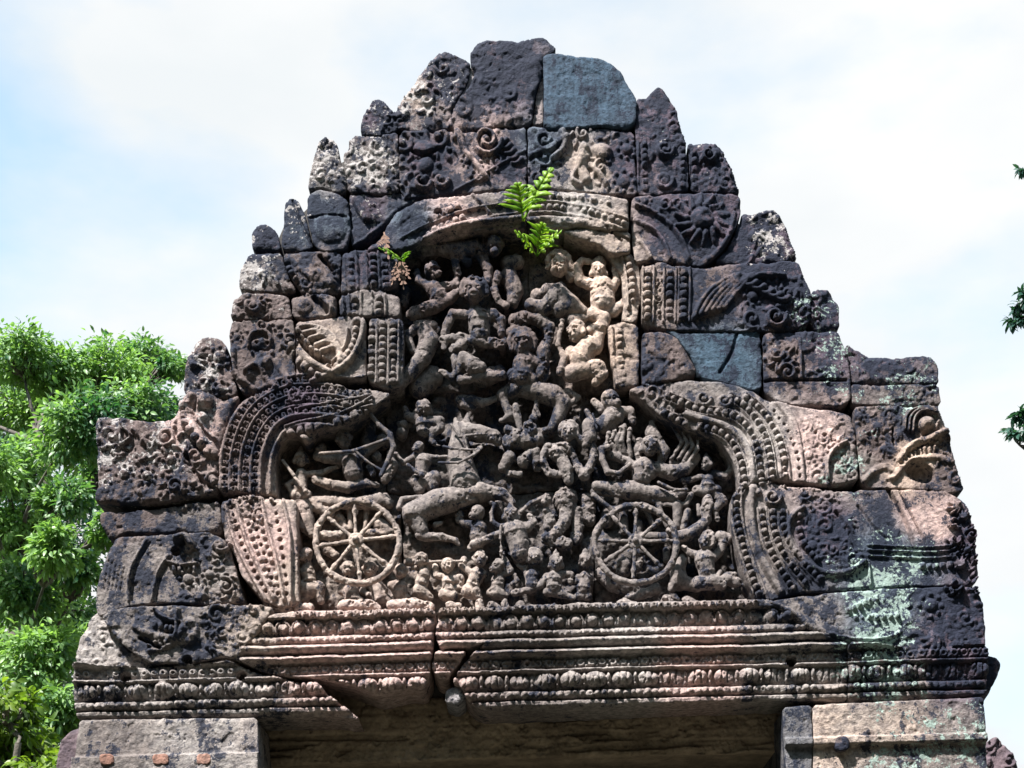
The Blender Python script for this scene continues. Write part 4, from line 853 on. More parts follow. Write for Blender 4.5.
carve(HO, 'W2', [[(480, 655, 112), (450, 540, 95), (440, 440, 76), (450, 340, 62)], [(450, 320, 62), (560, 340, 60), (670, 360, 46), (690, 385, 40)], [(425, 290, 28), (418, 250, 13)], [(488, 270, 32), (497, 215, 9)], [(395, 320, 8, 20), (450, 400, 9, 21), (560, 385, 9, 21), (690, 375, 8, 18)], [(480, 400, 8, 22), (500, 480, 8, 21)], [(310, 450, 10, 20), (400, 482, 10, 23), (540, 492, 10, 22), (600, 430, 9, 16)], [(320, 570, 10, 22), (440, 582, 10, 25), (540, 525, 10, 23), (590, 460, 9, 18)]], cut=[[(520, 320, 10, 19)], [(690, 372, 10, 14)]], z=10, label='carved horse head and neck in harness')
carve(MN, 'W2', [[(450, 130, 34), (530, 140, 46), (590, 150, 30), (690, 118, 18)], [(470, 160, 30), (520, 170, 36)], [(700, 110, 24), (760, 190, 30), (775, 245, 20)], [(710, 262, 18), (760, 250, 20), (820, 268, 16)]])
carve('acrobat_figure', 'W3', [[(15, 100, 42), (100, 55, 56), (220, 65, 72), (340, 105, 74), (400, 150, 60), (375, 240, 50), (330, 310, 30)], [(430, 80, 30), (500, 115, 20), (430, 170, 22)], [(20, 120, 32), (60, 230, 26), (20, 260, 18)], [(100, 170, 24), (112, 240, 25), (130, 320, 22)], [(240, 120, 26), (230, 190, 16), (250, 230, 14)], [(330, 140, 20), (350, 150, 20)]], z=11, label='carved tumbling figure arched over the others')
carve('lion_figure', 'W3', [[(60, 400, 62), (110, 380, 66), (190, 400, 60), (250, 380, 40)], [(215, 250, 30), (225, 190, 16)], [(50, 320, 30), (110, 350, 30), (160, 390, 24)], [(60, 500, 50), (20, 560, 40)], [(150, 520, 50), (220, 470, 46), (240, 560, 36)], [(60, 600, 24), (130, 610, 22)], [(240, 340, 34), (290, 320, 20)]], heads=[(195, 325, 56, 'f', 'd')], cut=[[(95, 440, 16, 20), (180, 440, 14, 20)], [(100, 500, 34, 18)]], rough=1.2, z=10, label='carved demon lion with open jaws and a crowned head above')
carve(MN, 'W3', [[(360, 460, 62), (420, 445, 52)], [(395, 500, 46), (425, 580, 48), (440, 640, 36)], [(310, 430, 32), (275, 480, 28), (270, 530, 28), (310, 590, 28), (380, 605, 24)], [(455, 460, 28), (480, 520, 22), (520, 590, 32), (545, 620, 32)], [(590, 420, 30), (602, 490, 28), (570, 570, 30), (530, 615, 28)], [(510, 380, 30), (580, 420, 28)]], heads=[(440, 345, 58, 'f', 'h')], z=11, rough=1.0)
carve(MK, 'W3', [[(730, 235, 74), (670, 290, 62)], [(600, 140, 24), (650, 190, 32)], [(770, 210, 42), (830, 205, 35), (850, 270, 26)], [(620, 290, 46), (720, 300, 38)], [(570, 290, 50), (575, 370, 52), (550, 415, 28)], [(555, 200, 18), (590, 270, 22)], [(590, 250, 10, 20), (620, 340, 12, 20)]], heads=[(705, 140, 64, 'r', 'm')], z=12, label='carved monkey crouching above the chariot king')
ks = [[(150, 560, 80), (140, 620, 70)], [(90, 545, 34), (0, 490, 32), (-60, 475, 28)], [(250, 560, 50), (330, 590, 50), (420, 560, 46), (490, 490, 36)], [(190, 530, 40), (190, 580, 60)]]
for (a, b, c) in (((330, 505), (395, 415), (325, 300)), ((370, 515), (430, 425), (392, 345)), ((405, 525), (462, 440), (440, 365)), ((440, 530), (492, 455), (495, 375))): ks.append([(*a, 15, 14), (*b, 15, 17), (*c, 8, 17)])
ks.append([(330, 520, 16, 12), (400, 535, 12, 12)])
for (a, b, c) in (((70, 480), (55, 400), (62, 320)), ((40, 470), (10, 400), (30, 300)), ((10, 465), (-25, 395), (10, 310)), ((-25, 465), (-60, 400), (-30, 330)), ((-60, 470), (-95, 420), (-70, 345))): ks.append([(*a, 15, 12), (*b, 14, 15), (*c, 16, 15)])
ks += [[(205, 330, 50), (250, 400, 44), (285, 450, 40), (265, 500, 36)], [(125, 390, 32), (112, 440, 28), (120, 490, 22)], [(205, 290, 30), (205, 270, 22)]]
carve('king_figure', 'W4', ks, heads=[(190, 435, 66, 'f', 'd', 16)], z=11, label='carved many armed king standing in the right chariot')
carve('bow', 'W3', [[(690, 430, 20), (650, 440, 20), (655, 510, 20), (690, 590, 20), (760, 600, 14), (830, 540, 14)]], z=16, rough=.3, thin=True)
carve('attendant_figure', 'W4', [[(560, 640, 42), (560, 680, 54)], [(600, 600, 28), (680, 618, 30), (716, 570, 26), (700, 505, 24), (650, 470, 18)], [(520, 620, 22), (440, 640, 22), (390, 642, 15)], [(490, 705, 34), (550, 715, 46), (620, 705, 34)], [(600, 720, 36), (655, 775, 36), (605, 830, 26), (625, 900, 15)]], heads=[(550, 545, 46, 'l', 'db')], z=10, label='carved attendant with one arm looped overhead')
# --- left chariot: animal, wheel, kneeling monkeys
carve('elephant_figure', 'V1', [[(180, 90, 34), (225, 130, 56), (240, 200, 50), (262, 260, 34)], [(195, 170, 32), (215, 240, 34), (265, 285, 28)], [(170, 72, 28), (400, 82, 46), (560, 88, 40), (700, 75, 60)], [(300, 110, 40), (380, 150, 40)], [(700, 60, 44), (760, 90, 36), (740, 40, 20)]], cut=[[(190, 155, 16, 17), (200, 165, 14, 17)], [(255, 115, 8, 18)]], z=8)
carve('chariot_body', 'V1', [[(310, 300, 34, 6), (460, 300, 34, 6)], [(510, 130, 18, 5), (520, 250, 16, 5)], [(440, 170, 40, 2), (470, 230, 30, 2)], [(620, 120, 20, 5), (610, 240, 16, 5)], [(700, 220, 50, 2), (760, 260, 40, 2)], [(360, 380, 40, 3), (420, 420, 30, 3)], [(600, 280, 30, 3), (760, 270, 30, 3)], [(490, 250, 26, 4)]], rough=1.2)
# --- chariot wheels
def wheel(cx, cy, R_, hub, spokes, label):
    rootz = 33
    c = at(cx, cy, FLOOR-rootz*S); root = empty('chariot_wheel', tuple(map(float, c)), None, None); root.parent = PED; root.location = Vector(map(float, c))-PED.location; root['label'] = label
    sx = R_*.0
    wob = [0.5*math.sin(2*i*2*PI/48+cx)+.4*math.sin(5*i*2*PI/48+cy) for i in range(49)]
    P = [(cx+(R_+wob[i])*math.cos(i*2*PI/48), cy+(R_+wob[i])*.965*math.sin(i*2*PI/48), 2.9*(1+.13*math.sin((i % 48)*1.7+cx)+.1*math.sin((i % 48)*.55)), rootz) for i in range(49)]
    def sub(name, st, **k): return carve(name, 'P', st, parent=root, z=rootz, res=.75, k=.5, rough=.6, **k)
    P2 = [(p[0], p[1], 2.3, rootz-3) for p in P]
    sub('rim', [P, P2], cut=[[(cx+(R_+2.6)*math.cos(a), cy+(R_+2.6)*.965*math.sin(a), rr, rootz+1)] for a, rr in ((1.1+cx, 1.8), (2.9+cx, 2.2), (4.4+cx, 1.6), (5.6+cx, 2.0))])
    sub('hub', [[(hub[0]+5*math.cos(i*PI/8), hub[1]+5*math.sin(i*PI/8), 2.4, rootz) for i in range(17)], [(hub[0], hub[1], 3.6, rootz-4), (hub[0], hub[1], 3.2, rootz+3.5)]])
    for ex, ey in spokes:
        dx, dy = ex-hub[0], ey-hub[1]; l = math.hypot(dx, dy); u, v = dx/l, dy/l
        sub('spoke', [[(hub[0]+u*6, hub[1]+v*6, 2.1, rootz), (hub[0]+u*l*.5, hub[1]+v*l*.5, 1.55, rootz), (ex-u*6, ey-v*6, 1.8, rootz)], [(ex-u*7, ey-v*7, 2.4, rootz), (ex-u*6.3, ey-v*6.3, 2.5, rootz)], [(ex-u*5, ey-v*5, 1.7, rootz), (ex, ey, 1.9, rootz)]])
g = lambda w, x, y: (WIN[w][0]+x/WIN[w][2], WIN[w][1]+y/WIN[w][2])
wheel(357.4, 542.6, 42.0, g('V1', 550, 322), [g('V1', *p) for p in ((540, 95), (715, 135), (820, 295), (760, 490), (575, 575), (385, 520), (295, 362), (375, 180))], 'carved stone chariot wheel on the left with eight spokes')
wheel(635.7, 544.5, 40.5, (635.3, 541.5), [g('V4', *p) for p in ((102, 108), (275, 178), (345, 325), (262, 492), (85, 560))]+[g('V3', *p) for p in ((675, 455), (620, 325), (715, 165))], 'carved stone chariot wheel on the right with eight spokes')
carve(MK, 'V1', [[(240, 535, 54), (250, 585, 50)], [(200, 480, 24), (150, 460, 25), (145, 515, 28), (210, 520, 26)], [(160, 450, 18), (190, 440, 16)], [(195, 640, 62), (240, 640, 68), (310, 630, 48), (325, 710, 30)], [(180, 690, 40), (220, 690, 40)], [(150, 590, 14), (180, 610, 14)], [(235, 470, 34), (240, 500, 40)]], heads=[(235, 425, 46, 'l', 'm')], z=11, label='carved monkey kneeling left of the left wheel')
for hx, bx in ((505, 520), (640, 700)):
    carve(MK, 'V1', [[(hx+10, 580, 50), (bx, 650, 58), (bx+10, 700, 50)], [(bx, 690, 50), (bx+60, 710, 28)], [(hx-30, 590, 26), (hx-50, 650, 24), (hx, 680, 20)]], heads=[(hx, 515, 54, 'f', 'm', 10)], z=8)
# --- horse and centre group
carve(HO, 'V2', [[(150, 155, 82), (300, 85, 92), (450, 50, 82), (570, 15, 74), (640, 20, 50)], [(170, 180, 70), (200, 260, 52)], [(195, 292, 38), (230, 302, 32), (330, 302, 26), (420, 325, 20), (440, 350, 14)], [(60, 115, 24), (75, 62, 18), (200, 42, 14)], [(290, 225, 20), (325, 212, 15)], [(640, 20, 50), (720, 30, 42), (785, 85, 24)]], cut=[[(150, 180, 32, 24)]], z=11, label='carved striding horse body with a hole in its haunch')
carve(MK, 'V2', [[(570, 245, 56), (555, 300, 50)], [(530, 225, 30), (470, 215, 24), (440, 195, 22), (450, 155, 28)], [(590, 300, 44), (560, 345, 44), (520, 370, 28)]], heads=[(560, 158, 52, 'l', 'm')], z=10)
carve(MN, 'V2', [[(800, 270, 84), (825, 350, 72), (830, 410, 64)], [(740, 240, 30), (700, 232, 16), (655, 205, 16), (648, 150, 14), (670, 95, 13), (640, 80, 12)], [(712, 240, 11, 16), (706, 330, 10, 16), (716, 420, 12, 16)], [(700, 280, 24), (610, 320, 28), (540, 350, 34)], [(880, 240, 38), (920, 205, 25), (890, 165, 18)], [(840, 140, 16), (900, 85, 16), (1010, 38, 16)]], heads=[(772, 170, 54, 'f', 'bd')], cut=[[(742, 315, 34, 22)]], z=12, label='carved broad chested warrior swinging a sword in the centre')
for x, y, st, fc in ((70, 530, [[(70, 620, 46), (70, 660, 50)], [(40, 600, 26), (5, 610, 24), (40, 665, 22)], [(60, 680, 44), (110, 690, 26)]], 'f'),
                     (200, 455, [[(215, 545, 48), (200, 600, 50)], [(160, 470, 26), (115, 465, 28)], [(235, 520, 28), (244, 470, 24), (190, 495, 24), (150, 500, 18)], [(190, 650, 56), (255, 690, 28)], [(200, 500, 36)]], 'l'),
                     (370, 492, [[(375, 590, 46), (370, 640, 42)], [(340, 560, 26), (300, 545, 24), (288, 490, 22)], [(410, 575, 34), (445, 570, 34), (450, 620, 22), (390, 640, 18)], [(350, 670, 46), (400, 680, 40)]], 'f'),
                     (575, 455, [[(560, 540, 52), (530, 610, 48)], [(510, 530, 28), (460, 490, 24), (475, 448, 24)], [(590, 540, 34)], [(500, 650, 52), (540, 660, 50), (575, 695, 20)], [(575, 420, 36), (580, 410, 30)]], 'f'),
                     (690, 498, [[(690, 580, 48), (690, 610, 46)], [(715, 540, 26), (770, 520, 26), (735, 450, 22), (715, 410, 16)], [(680, 655, 54), (725, 680, 36)], [(640, 660, 26)]], 'l')):
    carve(MK, 'V2', st, heads=[(x, y, 50, fc, 'm')], z=11)
carve('rope', 'V2', [[(240, 460, 8), (340, 455, 8), (460, 456, 8)]], z=15, rough=.2, thin=True)
carve('attendant_figure', 'V3', [[(205, 545, 42), (205, 610, 48)], [(160, 520, 18), (180, 580, 18), (240, 535, 15)], [(125, 450, 14), (118, 480, 15), (140, 500, 15), (175, 490, 12)], [(80, 600, 18), (110, 580, 16), (90, 540, 12)]], heads=[(215, 445, 50, 'f', 'h')], z=11, label='carved small attendant with rolled hair')
carve('attendant_figure', 'V3', [[(345, 570, 58), (345, 620, 54)], [(300, 555, 28), (260, 610, 26), (190, 640, 26), (90, 660, 24)], [(390, 545, 30), (455, 540, 22), (450, 590, 18)], [(300, 655, 28), (390, 665, 30), (470, 690, 18)]], heads=[(358, 480, 50, 'f', 'c')], z=12, label='carved seated figure with pointed headdress')
carve('attendant_figure', 'V3', [[(545, 560, 44), (535, 630, 54)], [(500, 560, 24), (480, 590, 24), (540, 590, 20)], [(580, 570, 24), (560, 610, 18)], [(490, 680, 24), (560, 680, 34)]], heads=[(545, 465, 46, 'f', 'cd')], z=9)
carve('worn_group', 'V3', [[(300, 150, 30), (320, 210, 40), (300, 260, 30)], [(420, 60, 90, 4), (430, 140, 50, 6), (410, 220, 44), (360, 290, 42), (290, 325, 36)], [(330, 330, 30), (330, 380, 16)], [(390, 350, 46), (430, 360, 44)], [(480, 130, 50, 3), (500, 230, 40, 3), (480, 310, 40, 4)], [(560, 60, 60, 1), (570, 170, 50, 1)]], heads=[(300, 85, 36, 'l', 'm')], rough=1.8, z=9)
# --- right chariot
carve('chariot_body', 'V4', [[(-170, 45, 20), (-60, 130, 16), (60, 120, 15), (150, 105, 15)], [(-170, 10, 26, 8), (0, 40, 22), (120, 55, 22), (220, 80, 20), (260, 105, 16), (420, 105, 18), (455, 40, 20)], [(365, 110, 36), (362, 240, 26)], [(430, 150, 26), (400, 260, 24)], [(150, 290, 32, 5), (330, 290, 30, 5)], [(240, 110, 18), (300, 240, 20)], [(20, 90, 40, 4), (30, 250, 30, 4)], [(-70, 100, 40, 3), (-80, 180, 50, 2)], [(120, 200, 34, 3), (120, 270, 30, 3)], [(170, 120, 20, 4), (220, 220, 20, 4)]], z=11)
carve('king_legs', 'V4', [[(-150, -20, 36), (60, 10, 60), (220, 30, 56), (340, 60, 36)], [(60, 0, 66), (150, 10, 60)], [(240, -20, 12, 17), (340, 30, 12, 17), (420, 20, 12, 15)], [(340, 25, 50, 5), (400, 10, 40, 5)]], z=10)
carve('naga_figure', 'V4', [[(370, 300, 40), (440, 285, 44), (510, 240, 40), (555, 190, 34), (550, 130, 38), (560, 70, 38), (565, 40, 18)], [(530, 130, 12, 20), (545, 105, 12, 21), (575, 120, 14, 21), (560, 155, 12, 21)], [(500, 100, 14), (505, 160, 16)], [(320, 260, 30), (380, 310, 30)]], z=12, label='carved rearing serpent beside the right wheel')
carve(MN, 'V4', [[(540, 445, 72), (555, 530, 58)], [(600, 430, 34), (645, 390, 32), (665, 320, 34)], [(640, 300, 40), (690, 310, 36)], [(490, 420, 30), (440, 400, 22), (405, 370, 18)], [(500, 600, 50), (590, 590, 56), (650, 610, 40)], [(620, 560, 26), (640, 530, 20)]], heads=[(552, 345, 56, 'l', 'hd')], z=13, label='carved kneeling archer with one fist raised, right of the right wheel')
carve('lizard_figure', 'V4', [[(620, 590, 46), (690, 580, 44), (740, 600, 36), (805, 612, 14)], [(690, 550, 26), (730, 545, 20)]], z=11, rough=1.0)
carve(MN, 'V4', [[(400, 450, 36), (365, 530, 52), (390, 590, 54)], [(400, 600, 50), (490, 620, 46)], [(350, 580, 40), (330, 640, 30)], [(300, 380, 26, 5), (300, 440, 26, 5)]], z=10)
carve(MK, 'V4', [[(30, 480, 56, 6), (20, 520, 50, 5)], [(90, 420, 26, 8), (120, 450, 34, 7), (110, 510, 26, 7)]], rough=1.0, z=6)
carve('fallen_figure', 'V3', [[(640, 540, 40, 5), (720, 600, 56, 5), (850, 640, 50, 4)], [(820, 700, 30, 6), (1000, 640, 40, 6)]], rough=1.2, z=6)
# feet and torsos left on the ledge
for w, st in (('V1', [[(-10, 745, 34), (120, 760, 30)], [(470, 745, 40), (640, 735, 34), (690, 760, 24)], [(180, 755, 30), (260, 750, 24)]]), ('V2', [[(10, 740, 36), (150, 735, 42), (260, 750, 30)], [(380, 740, 24), (440, 745, 24)], [(570, 725, 26), (575, 760, 30)], [(650, 740, 28), (690, 760, 26)], [(730, 725, 22), (740, 765, 28)]]),
              ('V3', [[(30, 720, 24), (40, 765, 26)], [(130, 740, 30), (150, 765, 26)], [(200, 755, 22), (330, 755, 22), (350, 735, 14)], [(500, 745, 30), (640, 750, 24)], [(790, 740, 46), (880, 760, 36)]]), ('V4', [[(20, 735, 40), (110, 750, 24)], [(300, 710, 40), (330, 755, 30)], [(430, 705, 28), (500, 745, 30), (610, 760, 20)], [(650, 765, 16), (680, 725, 18), (800, 715, 16), (790, 760, 14)]])):
    for one in st: carve('worn_feet', w, [one], z=19, rough=1.2, thin=True)
# --- upper scene
carve('reclining_figure', 'U1', [[(150, 95, 38), (230, 85, 42), (320, 105, 46), (420, 92, 48)], [(430, 120, 24), (470, 190, 24), (475, 250, 18)], [(310, 140, 22), (325, 210, 22)], [(350, 120, 34), (370, 150, 30)]], heads=[(500, 85, 50, 'd', 'm')], z=13, rough=1.0, label='carved figure lying across the top of the upper scene')
carve('attendant_figure', 'U1', [[(205, 280, 42), (230, 315, 48)], [(180, 270, 24), (135, 240, 20), (130, 200, 16)], [(230, 275, 26), (320, 265, 20), (322, 200, 16), (305, 150, 14)], [(110, 405, 34), (200, 372, 38), (290, 330, 28), (328, 300, 22)]], heads=[(205, 205, 44, 'r', 'm')], z=12, rough=1.0)
carve('central_figure', 'U1', [[(430, 430, 62), (430, 500, 52)], [(370, 405, 26), (300, 400, 24), (272, 460, 22), (262, 500, 20)], [(490, 405, 34), (535, 430, 24), (535, 500, 18)], [(390, 245, 32), (360, 260, 18)], [(405, 375, 34), (420, 410, 50)]], heads=[(405, 315, 60, 'f', 'mh', 20)], z=14, rough=.9, label='carved lion faced figure in the middle of the upper scene')
carve('throne', 'U1', [[(255, 535, 22), (340, 525, 26), (440, 545, 28), (540, 555, 26)], [(300, 580, 22), (345, 560, 34)], [(310, 620, 20), (325, 690, 22), (300, 715, 16), (245, 685, 12)], [(340, 725, 24), (430, 712, 26), (540, 705, 26)], [(270, 540, 18), (262, 570, 16)], [(440, 690, 50, 4), (520, 660, 40, 4)]], z=15, rough=1.2)
carve('crouching_animal', 'U1', [[(360, 630, 34), (400, 665, 46), (435, 675, 34)], [(350, 620, 26), (330, 680, 16)]], cut=[[(412, 655, 10, 26)]], z=17)
carve('diving_figure', 'U1', [[(165, 490, 42), (190, 545, 54), (160, 620, 46), (95, 700, 38), (45, 760, 26)], [(130, 480, 26), (85, 515, 24), (110, 590, 18)], [(210, 470, 24), (130, 460, 20)], [(200, 690, 60, 2), (140, 740, 60, 2)]], z=11)
carve('drapery', 'U1', [[(520, 225, 22), (498, 290, 18), (520, 350, 16), (560, 370, 18)], [(570, 220, 50, 7), (600, 280, 46, 7), (590, 340, 34, 8)], [(560, 150, 40, 6), (610, 140, 40, 6)], [(450, 30, 20), (470, 260, 18)]], z=13, rough=1.0)
carve('worn_relief', 'U1', [[(60, 350, 34, 4), (70, 300, 34, 4)]], z=5, rough=1.2)
carve('worn_relief', 'U1', [[(50, 160, 30, 3), (120, 160, 30, 3)]], z=5, rough=1.2)
carve('seated_figure', 'U2', [[(240, 280, 40, 6), (180, 290, 40, 6)], [(290, 230, 28), (300, 180, 24)], [(130, 300, 40, 3)]], heads=[(235, 180, 56, 'f', 'mh')], z=9, rough=1.0)
carve('dancing_figure', 'U2', [[(440, 280, 62), (445, 350, 66)], [(480, 290, 30), (515, 245, 22), (505, 185, 18)], [(400, 270, 30), (335, 245, 28), (320, 180, 24), (345, 150, 18), (385, 155, 14)], [(425, 175, 40), (430, 160, 36)], [(410, 400, 40), (500, 390, 30), (560, 350, 26)]], heads=[(425, 205, 42, 'f', 'd')], z=10, label='carved pale figure with both arms raised, upper right')
carve('elephant_figure', 'U2', [[(100, 365, 34), (160, 385, 38), (230, 330, 62), (290, 370, 54), (350, 395, 28)], [(230, 310, 50), (240, 380, 50)]], z=14)
carve('crouching_warrior', 'U2', [[(375, 560, 56), (335, 620, 62)], [(300, 430, 34), (350, 425, 26)], [(390, 405, 34), (450, 425, 36), (440, 470, 36), (385, 482, 26)], [(425, 510, 32), (410, 560, 42)], [(290, 690, 46), (340, 670, 50)], [(340, 670, 50), (420, 665, 46), (440, 690, 34), (410, 730, 24)], [(250, 450, 15, 16), (228, 560, 13, 16), (262, 620, 20, 16), (240, 690, 20, 16)], [(290, 590, 34), (270, 620, 24)]], heads=[(320, 495, 52, 'l', 'd')], z=13, label='carved crouching warrior with bent arm, lower right of the upper scene')
carve('seated_figure', 'U2', [[(70, 640, 60), (60, 700, 60)], [(110, 640, 40), (150, 650, 30)], [(20, 700, 40), (100, 720, 40)]], heads=[(58, 555, 60, 'f', 'h')], z=12)
carve('drapery', 'U2', [[(20, 440, 34), (60, 420, 30), (140, 430, 38), (190, 470, 30), (185, 530, 26), (160, 590, 40), (150, 700, 40)], [(30, 480, 28), (0, 500, 30)]], z=11, rough=1.3)
# ------------------------------------------------------------------ ground
def sheet(name, x0, x1, y0, y1, z, mat, n=1):
    V = [(x0, y0, z), (x1, y0, z), (x1, y1, z), (x0, y1, z)]
    me = bpy.data.meshes.new(name); me.from_pydata(V, [], [(0, 1, 2, 3)]); o = link(name, me, mat); o['kind'] = 'structure'; return o
M_GROUND = simple_stone('forest_floor', (.03, .035, .022), (.06, .055, .04), 1.5)
sheet('ground', -3000, 3000, -3000, 3000, 0, M_GROUND)
# ------------------------------------------------------------------ leaves and trees
def leaves_mesh(name, C, D, L_, rs, width=.42):
    """many folded leaves at points C, pointing along D, length L_"""
    n = len(C); rng = np.random.default_rng(rs)
    D = D/np.linalg.norm(D, axis=1)[:, None]
    up = rng.normal(size=(n, 3))*.55+np.array([0, -.25, 1]); S_ = np.cross(D, up); S_ /= np.linalg.norm(S_, axis=1)[:, None]+1e-9
    Nn = np.cross(S_, D); L_ = np.asarray(L_)[:, None]; w = L_*width
    p0 = C; p1 = C+D*L_*.35-Nn*L_*.03; p2 = C+D*L_*.7-Nn*L_*.10; p3 = C+D*L_-Nn*L_*.26
    a1 = p1+S_*w*.5+Nn*w*.16; b1 = p1-S_*w*.5+Nn*w*.16; a2 = p2+S_*w*.42+Nn*w*.10; b2 = p2-S_*w*.42+Nn*w*.10
    V = np.stack([p0, a1, p1, b1, a2, p2, b2, p3], 1).reshape(-1, 3); k = np.arange(n)[:, None]*8
    Q = np.concatenate([k+np.array([[1, 4, 5, 2]]), k+np.array([[2, 5, 6, 3]])]); T = np.concatenate([k+np.array([[0, 1, 2]]), k+np.array([[0, 2, 3]]), k+np.array([[4, 7, 5]]), k+np.array([[5, 7, 6]])])
    return mesh_np(name, V, Q, True, T)
def tube_np(paths, sides=7):
    V = []; Q = []
    for P, r in paths:
        P = np.array(P, float); n = len(P); b = len(V)
        for i in range(n):
            t = P[min(i+1, n-1)]-P[max(i-1, 0)]; t /= np.linalg.norm(t)+1e-9
            u = np.cross(t, (0.3, 1, .2)); u /= np.linalg.norm(u); v = np.cross(t, u)
            for k in range(sides): a = 2*math.pi*k/sides; V.append(P[i]+r[i]*(u*math.cos(a)+v*math.sin(a)))
        for i in range(n-1):
            for k in range(sides): Q.append((b+i*sides+k, b+i*sides+(k+1) % sides, b+(i+1)*sides+(k+1) % sides, b+(i+1)*sides+k))
    return np.array(V), np.array(Q)
def curve(p, q, rnd, bend, n=6):
    p = np.array(p, float); q = np.array(q, float); off = np.array([rnd.uniform(-1, 1) for _ in range(3)])*bend
    return [p+(q-p)*t+off*math.sin(math.pi*t)+np.array([rnd.uniform(-1, 1) for _ in range(3)])*bend*.15 for t in np.linspace(0, 1, n)]
def clump_tree(name, base, clumps, trunk_top, label, mat, seed, leaf=.085, dens=1.0, trunk_r=.16, cat='tree'):
    """clumps: list of (centre xyz, radii xyz, n leaves)"""
    rnd = random.Random(seed); rng = np.random.default_rng(seed)
    root = empty(name, base, label, cat)
    paths = [(curve(base, trunk_top, rnd, .18, 9), list(np.linspace(trunk_r, trunk_r*.35, 9)))]
    tp = paths[0][0]; C = []; D = []; Ls = []
    for c, r, n in clumps:
        c = np.array(c); k = min(range(3, len(tp)), key=lambda i: np.linalg.norm(tp[i]-c)+abs(tp[i][2]-c[2]+.6))
        L1 = curve(tp[k], c, rnd, .15, 6); paths.append((L1, list(np.linspace(trunk_r*.2, .008, 6))))
        m = max(3, int(n/20)); cent = []
        for _ in range(m):                                   # twigs ending in sprays of leaves
            d = rng.normal(size=3); d /= np.linalg.norm(d); q = c+d*np.array(r)*rng.uniform(.35, 1.0)**.6
            paths.append((curve(L1[-2], q, rnd, .06, 4), [.014, .011, .008, .004])); cent.append((q, d))
        for q, d in cent:
            s = int(38*dens); off = rng.normal(size=(s, 3))*np.array([.13, .13, .10])*min(1, max(r)/.6)
            C.append(q+off); dd = off*2.2+rng.normal(size=(s, 3))*.16+d*.1+np.array([0, 0, -.10]); D.append(dd); Ls.append(leaf*rng.uniform(.6, 1.25, s))
    V, Q = tube_np(paths); link('trunk', mesh_np('trunk', V, Q), M_BARK, root)
    link('crown', leaves_mesh('crown', np.concatenate(C), np.concatenate(D), np.concatenate(Ls), seed), mat, root)
    return root
rnd = random.Random(5)
# big tree behind the left side of the gate, crown clumps at their place in depth
cl = []
for px, py, rp, n in ((20, 350, 42, 700), (60, 372, 44, 700), (110, 360, 40, 650), (150, 350, 34, 500), (172, 356, 20, 160), (25, 405, 46, 700), (80, 420, 48, 800), (135, 400, 42, 650), (165, 395, 24, 260), (150, 425, 34, 400), (-20, 380, 40, 400), (-25, 460, 50, 500), (20, 460, 40, 500), (60, 490, 30, 260), (100, 470, 26, 300), (10, 520, 42, 600), (55, 540, 30, 380), (85, 560, 26, 300), (20, 580, 46, 800), (60, 600, 40, 600), (-10, 640, 46, 600), (35, 650, 42, 700), (75, 640, 26, 280), (55, 700, 36, 420), (20, 710, 40, 450), (75, 700, 20, 160), (110, 520, 24, 200)):
    Y = 6+rnd.uniform(-1.6, 1.8); p = at(px, py+9, Y); s = (Y+6.5)/1500*.80
    cl.append((tuple(p), (rp*s, rp*s*1.2, rp*s*.85), n))
tb = at(35, 600, 6.3)
clump_tree('leafy_tree', (float(tb[0]), 6.3, 0), cl, tuple(at(36, 440, 6.3)), 'tall bright green leafy tree behind the left side of the pediment', M_LEAF, 11, trunk_r=.11, leaf=.072, dens=1.9)
# darker tree further back, filling the gaps
cl = []
for px, py, rp, n in ((0, 480, 60, 500), (50, 520, 55, 500), (95, 500, 40, 350), (30, 600, 60, 500), (80, 610, 40, 350), (40, 690, 60, 500), (-20, 560, 60, 400), (10, 440, 40, 260), (60, 440, 40, 250), (30, 740, 50, 380), (80, 680, 30, 200)):
    Y = 11+rnd.uniform(-1, 1); p = at(px, py, Y); s = (Y+6.5)/1500*1.08
    cl.append((tuple(p), (rp*s, rp*s*1.2, rp*s*.8), n))
tb = at(60, 600, 11)
clump_tree('dark_tree', (float(tb[0]), 11, 0), cl, tuple(at(50, 430, 11)), 'dark blue green tree in shade behind the bright leafy tree', M_LEAFD, 12, leaf=.09, dens=1.6)
# yellow-green young tree at the lower left corner
cl = []
for px, py, rp, n in ((8, 715, 30, 300), (25, 750, 34, 420), (0, 765, 36, 400), (45, 775, 28, 250)):
    Y = 3+rnd.uniform(-.4, .4); p = at(px, py, Y); s = (Y+6.5)/1500*1.08
    cl.append((tuple(p), (rp*s, rp*s, rp*s*.8), n))
tb = at(15, 760, 3)
clump_tree('young_tree', (float(tb[0]), 3, 0), cl, tuple(at(15, 745, 3)), 'yellow green young tree at the bottom left corner in front of the taller trees', M_LEAFY, 13, leaf=.08, trunk_r=.06)
# tree standing right of the view, its twig tips reach into the sky beside the gate
cl = []
for px, py, rp, n in ((1016, 318, 10, 76), (1020, 300, 10, 60), (1018, 432, 10, 76), (1024, 418, 9, 60), (1030, 166, 9, 60), (1062, 310, 24, 300), (1066, 425, 26, 300), (1072, 180, 28, 300), (1100, 250, 40, 600), (1110, 370, 40, 600), (1120, 480, 40, 500)):
    Y = 4+rnd.uniform(-.2, .3); p = at(px, py, Y); s = (Y+6.5)/1500*1.08
    cl.append((tuple(p), (rp*s, rp*s, rp*s*.8), n))
tb = at(1150, 600, 4)
clump_tree('branching_tree', (float(tb[0]), 4, 0), cl, tuple(at(1095, 200, 4)), 'dark tree at the right edge with only twig tips of leaves showing against the sky', M_LEAFD, 14, leaf=.07, trunk_r=.12)

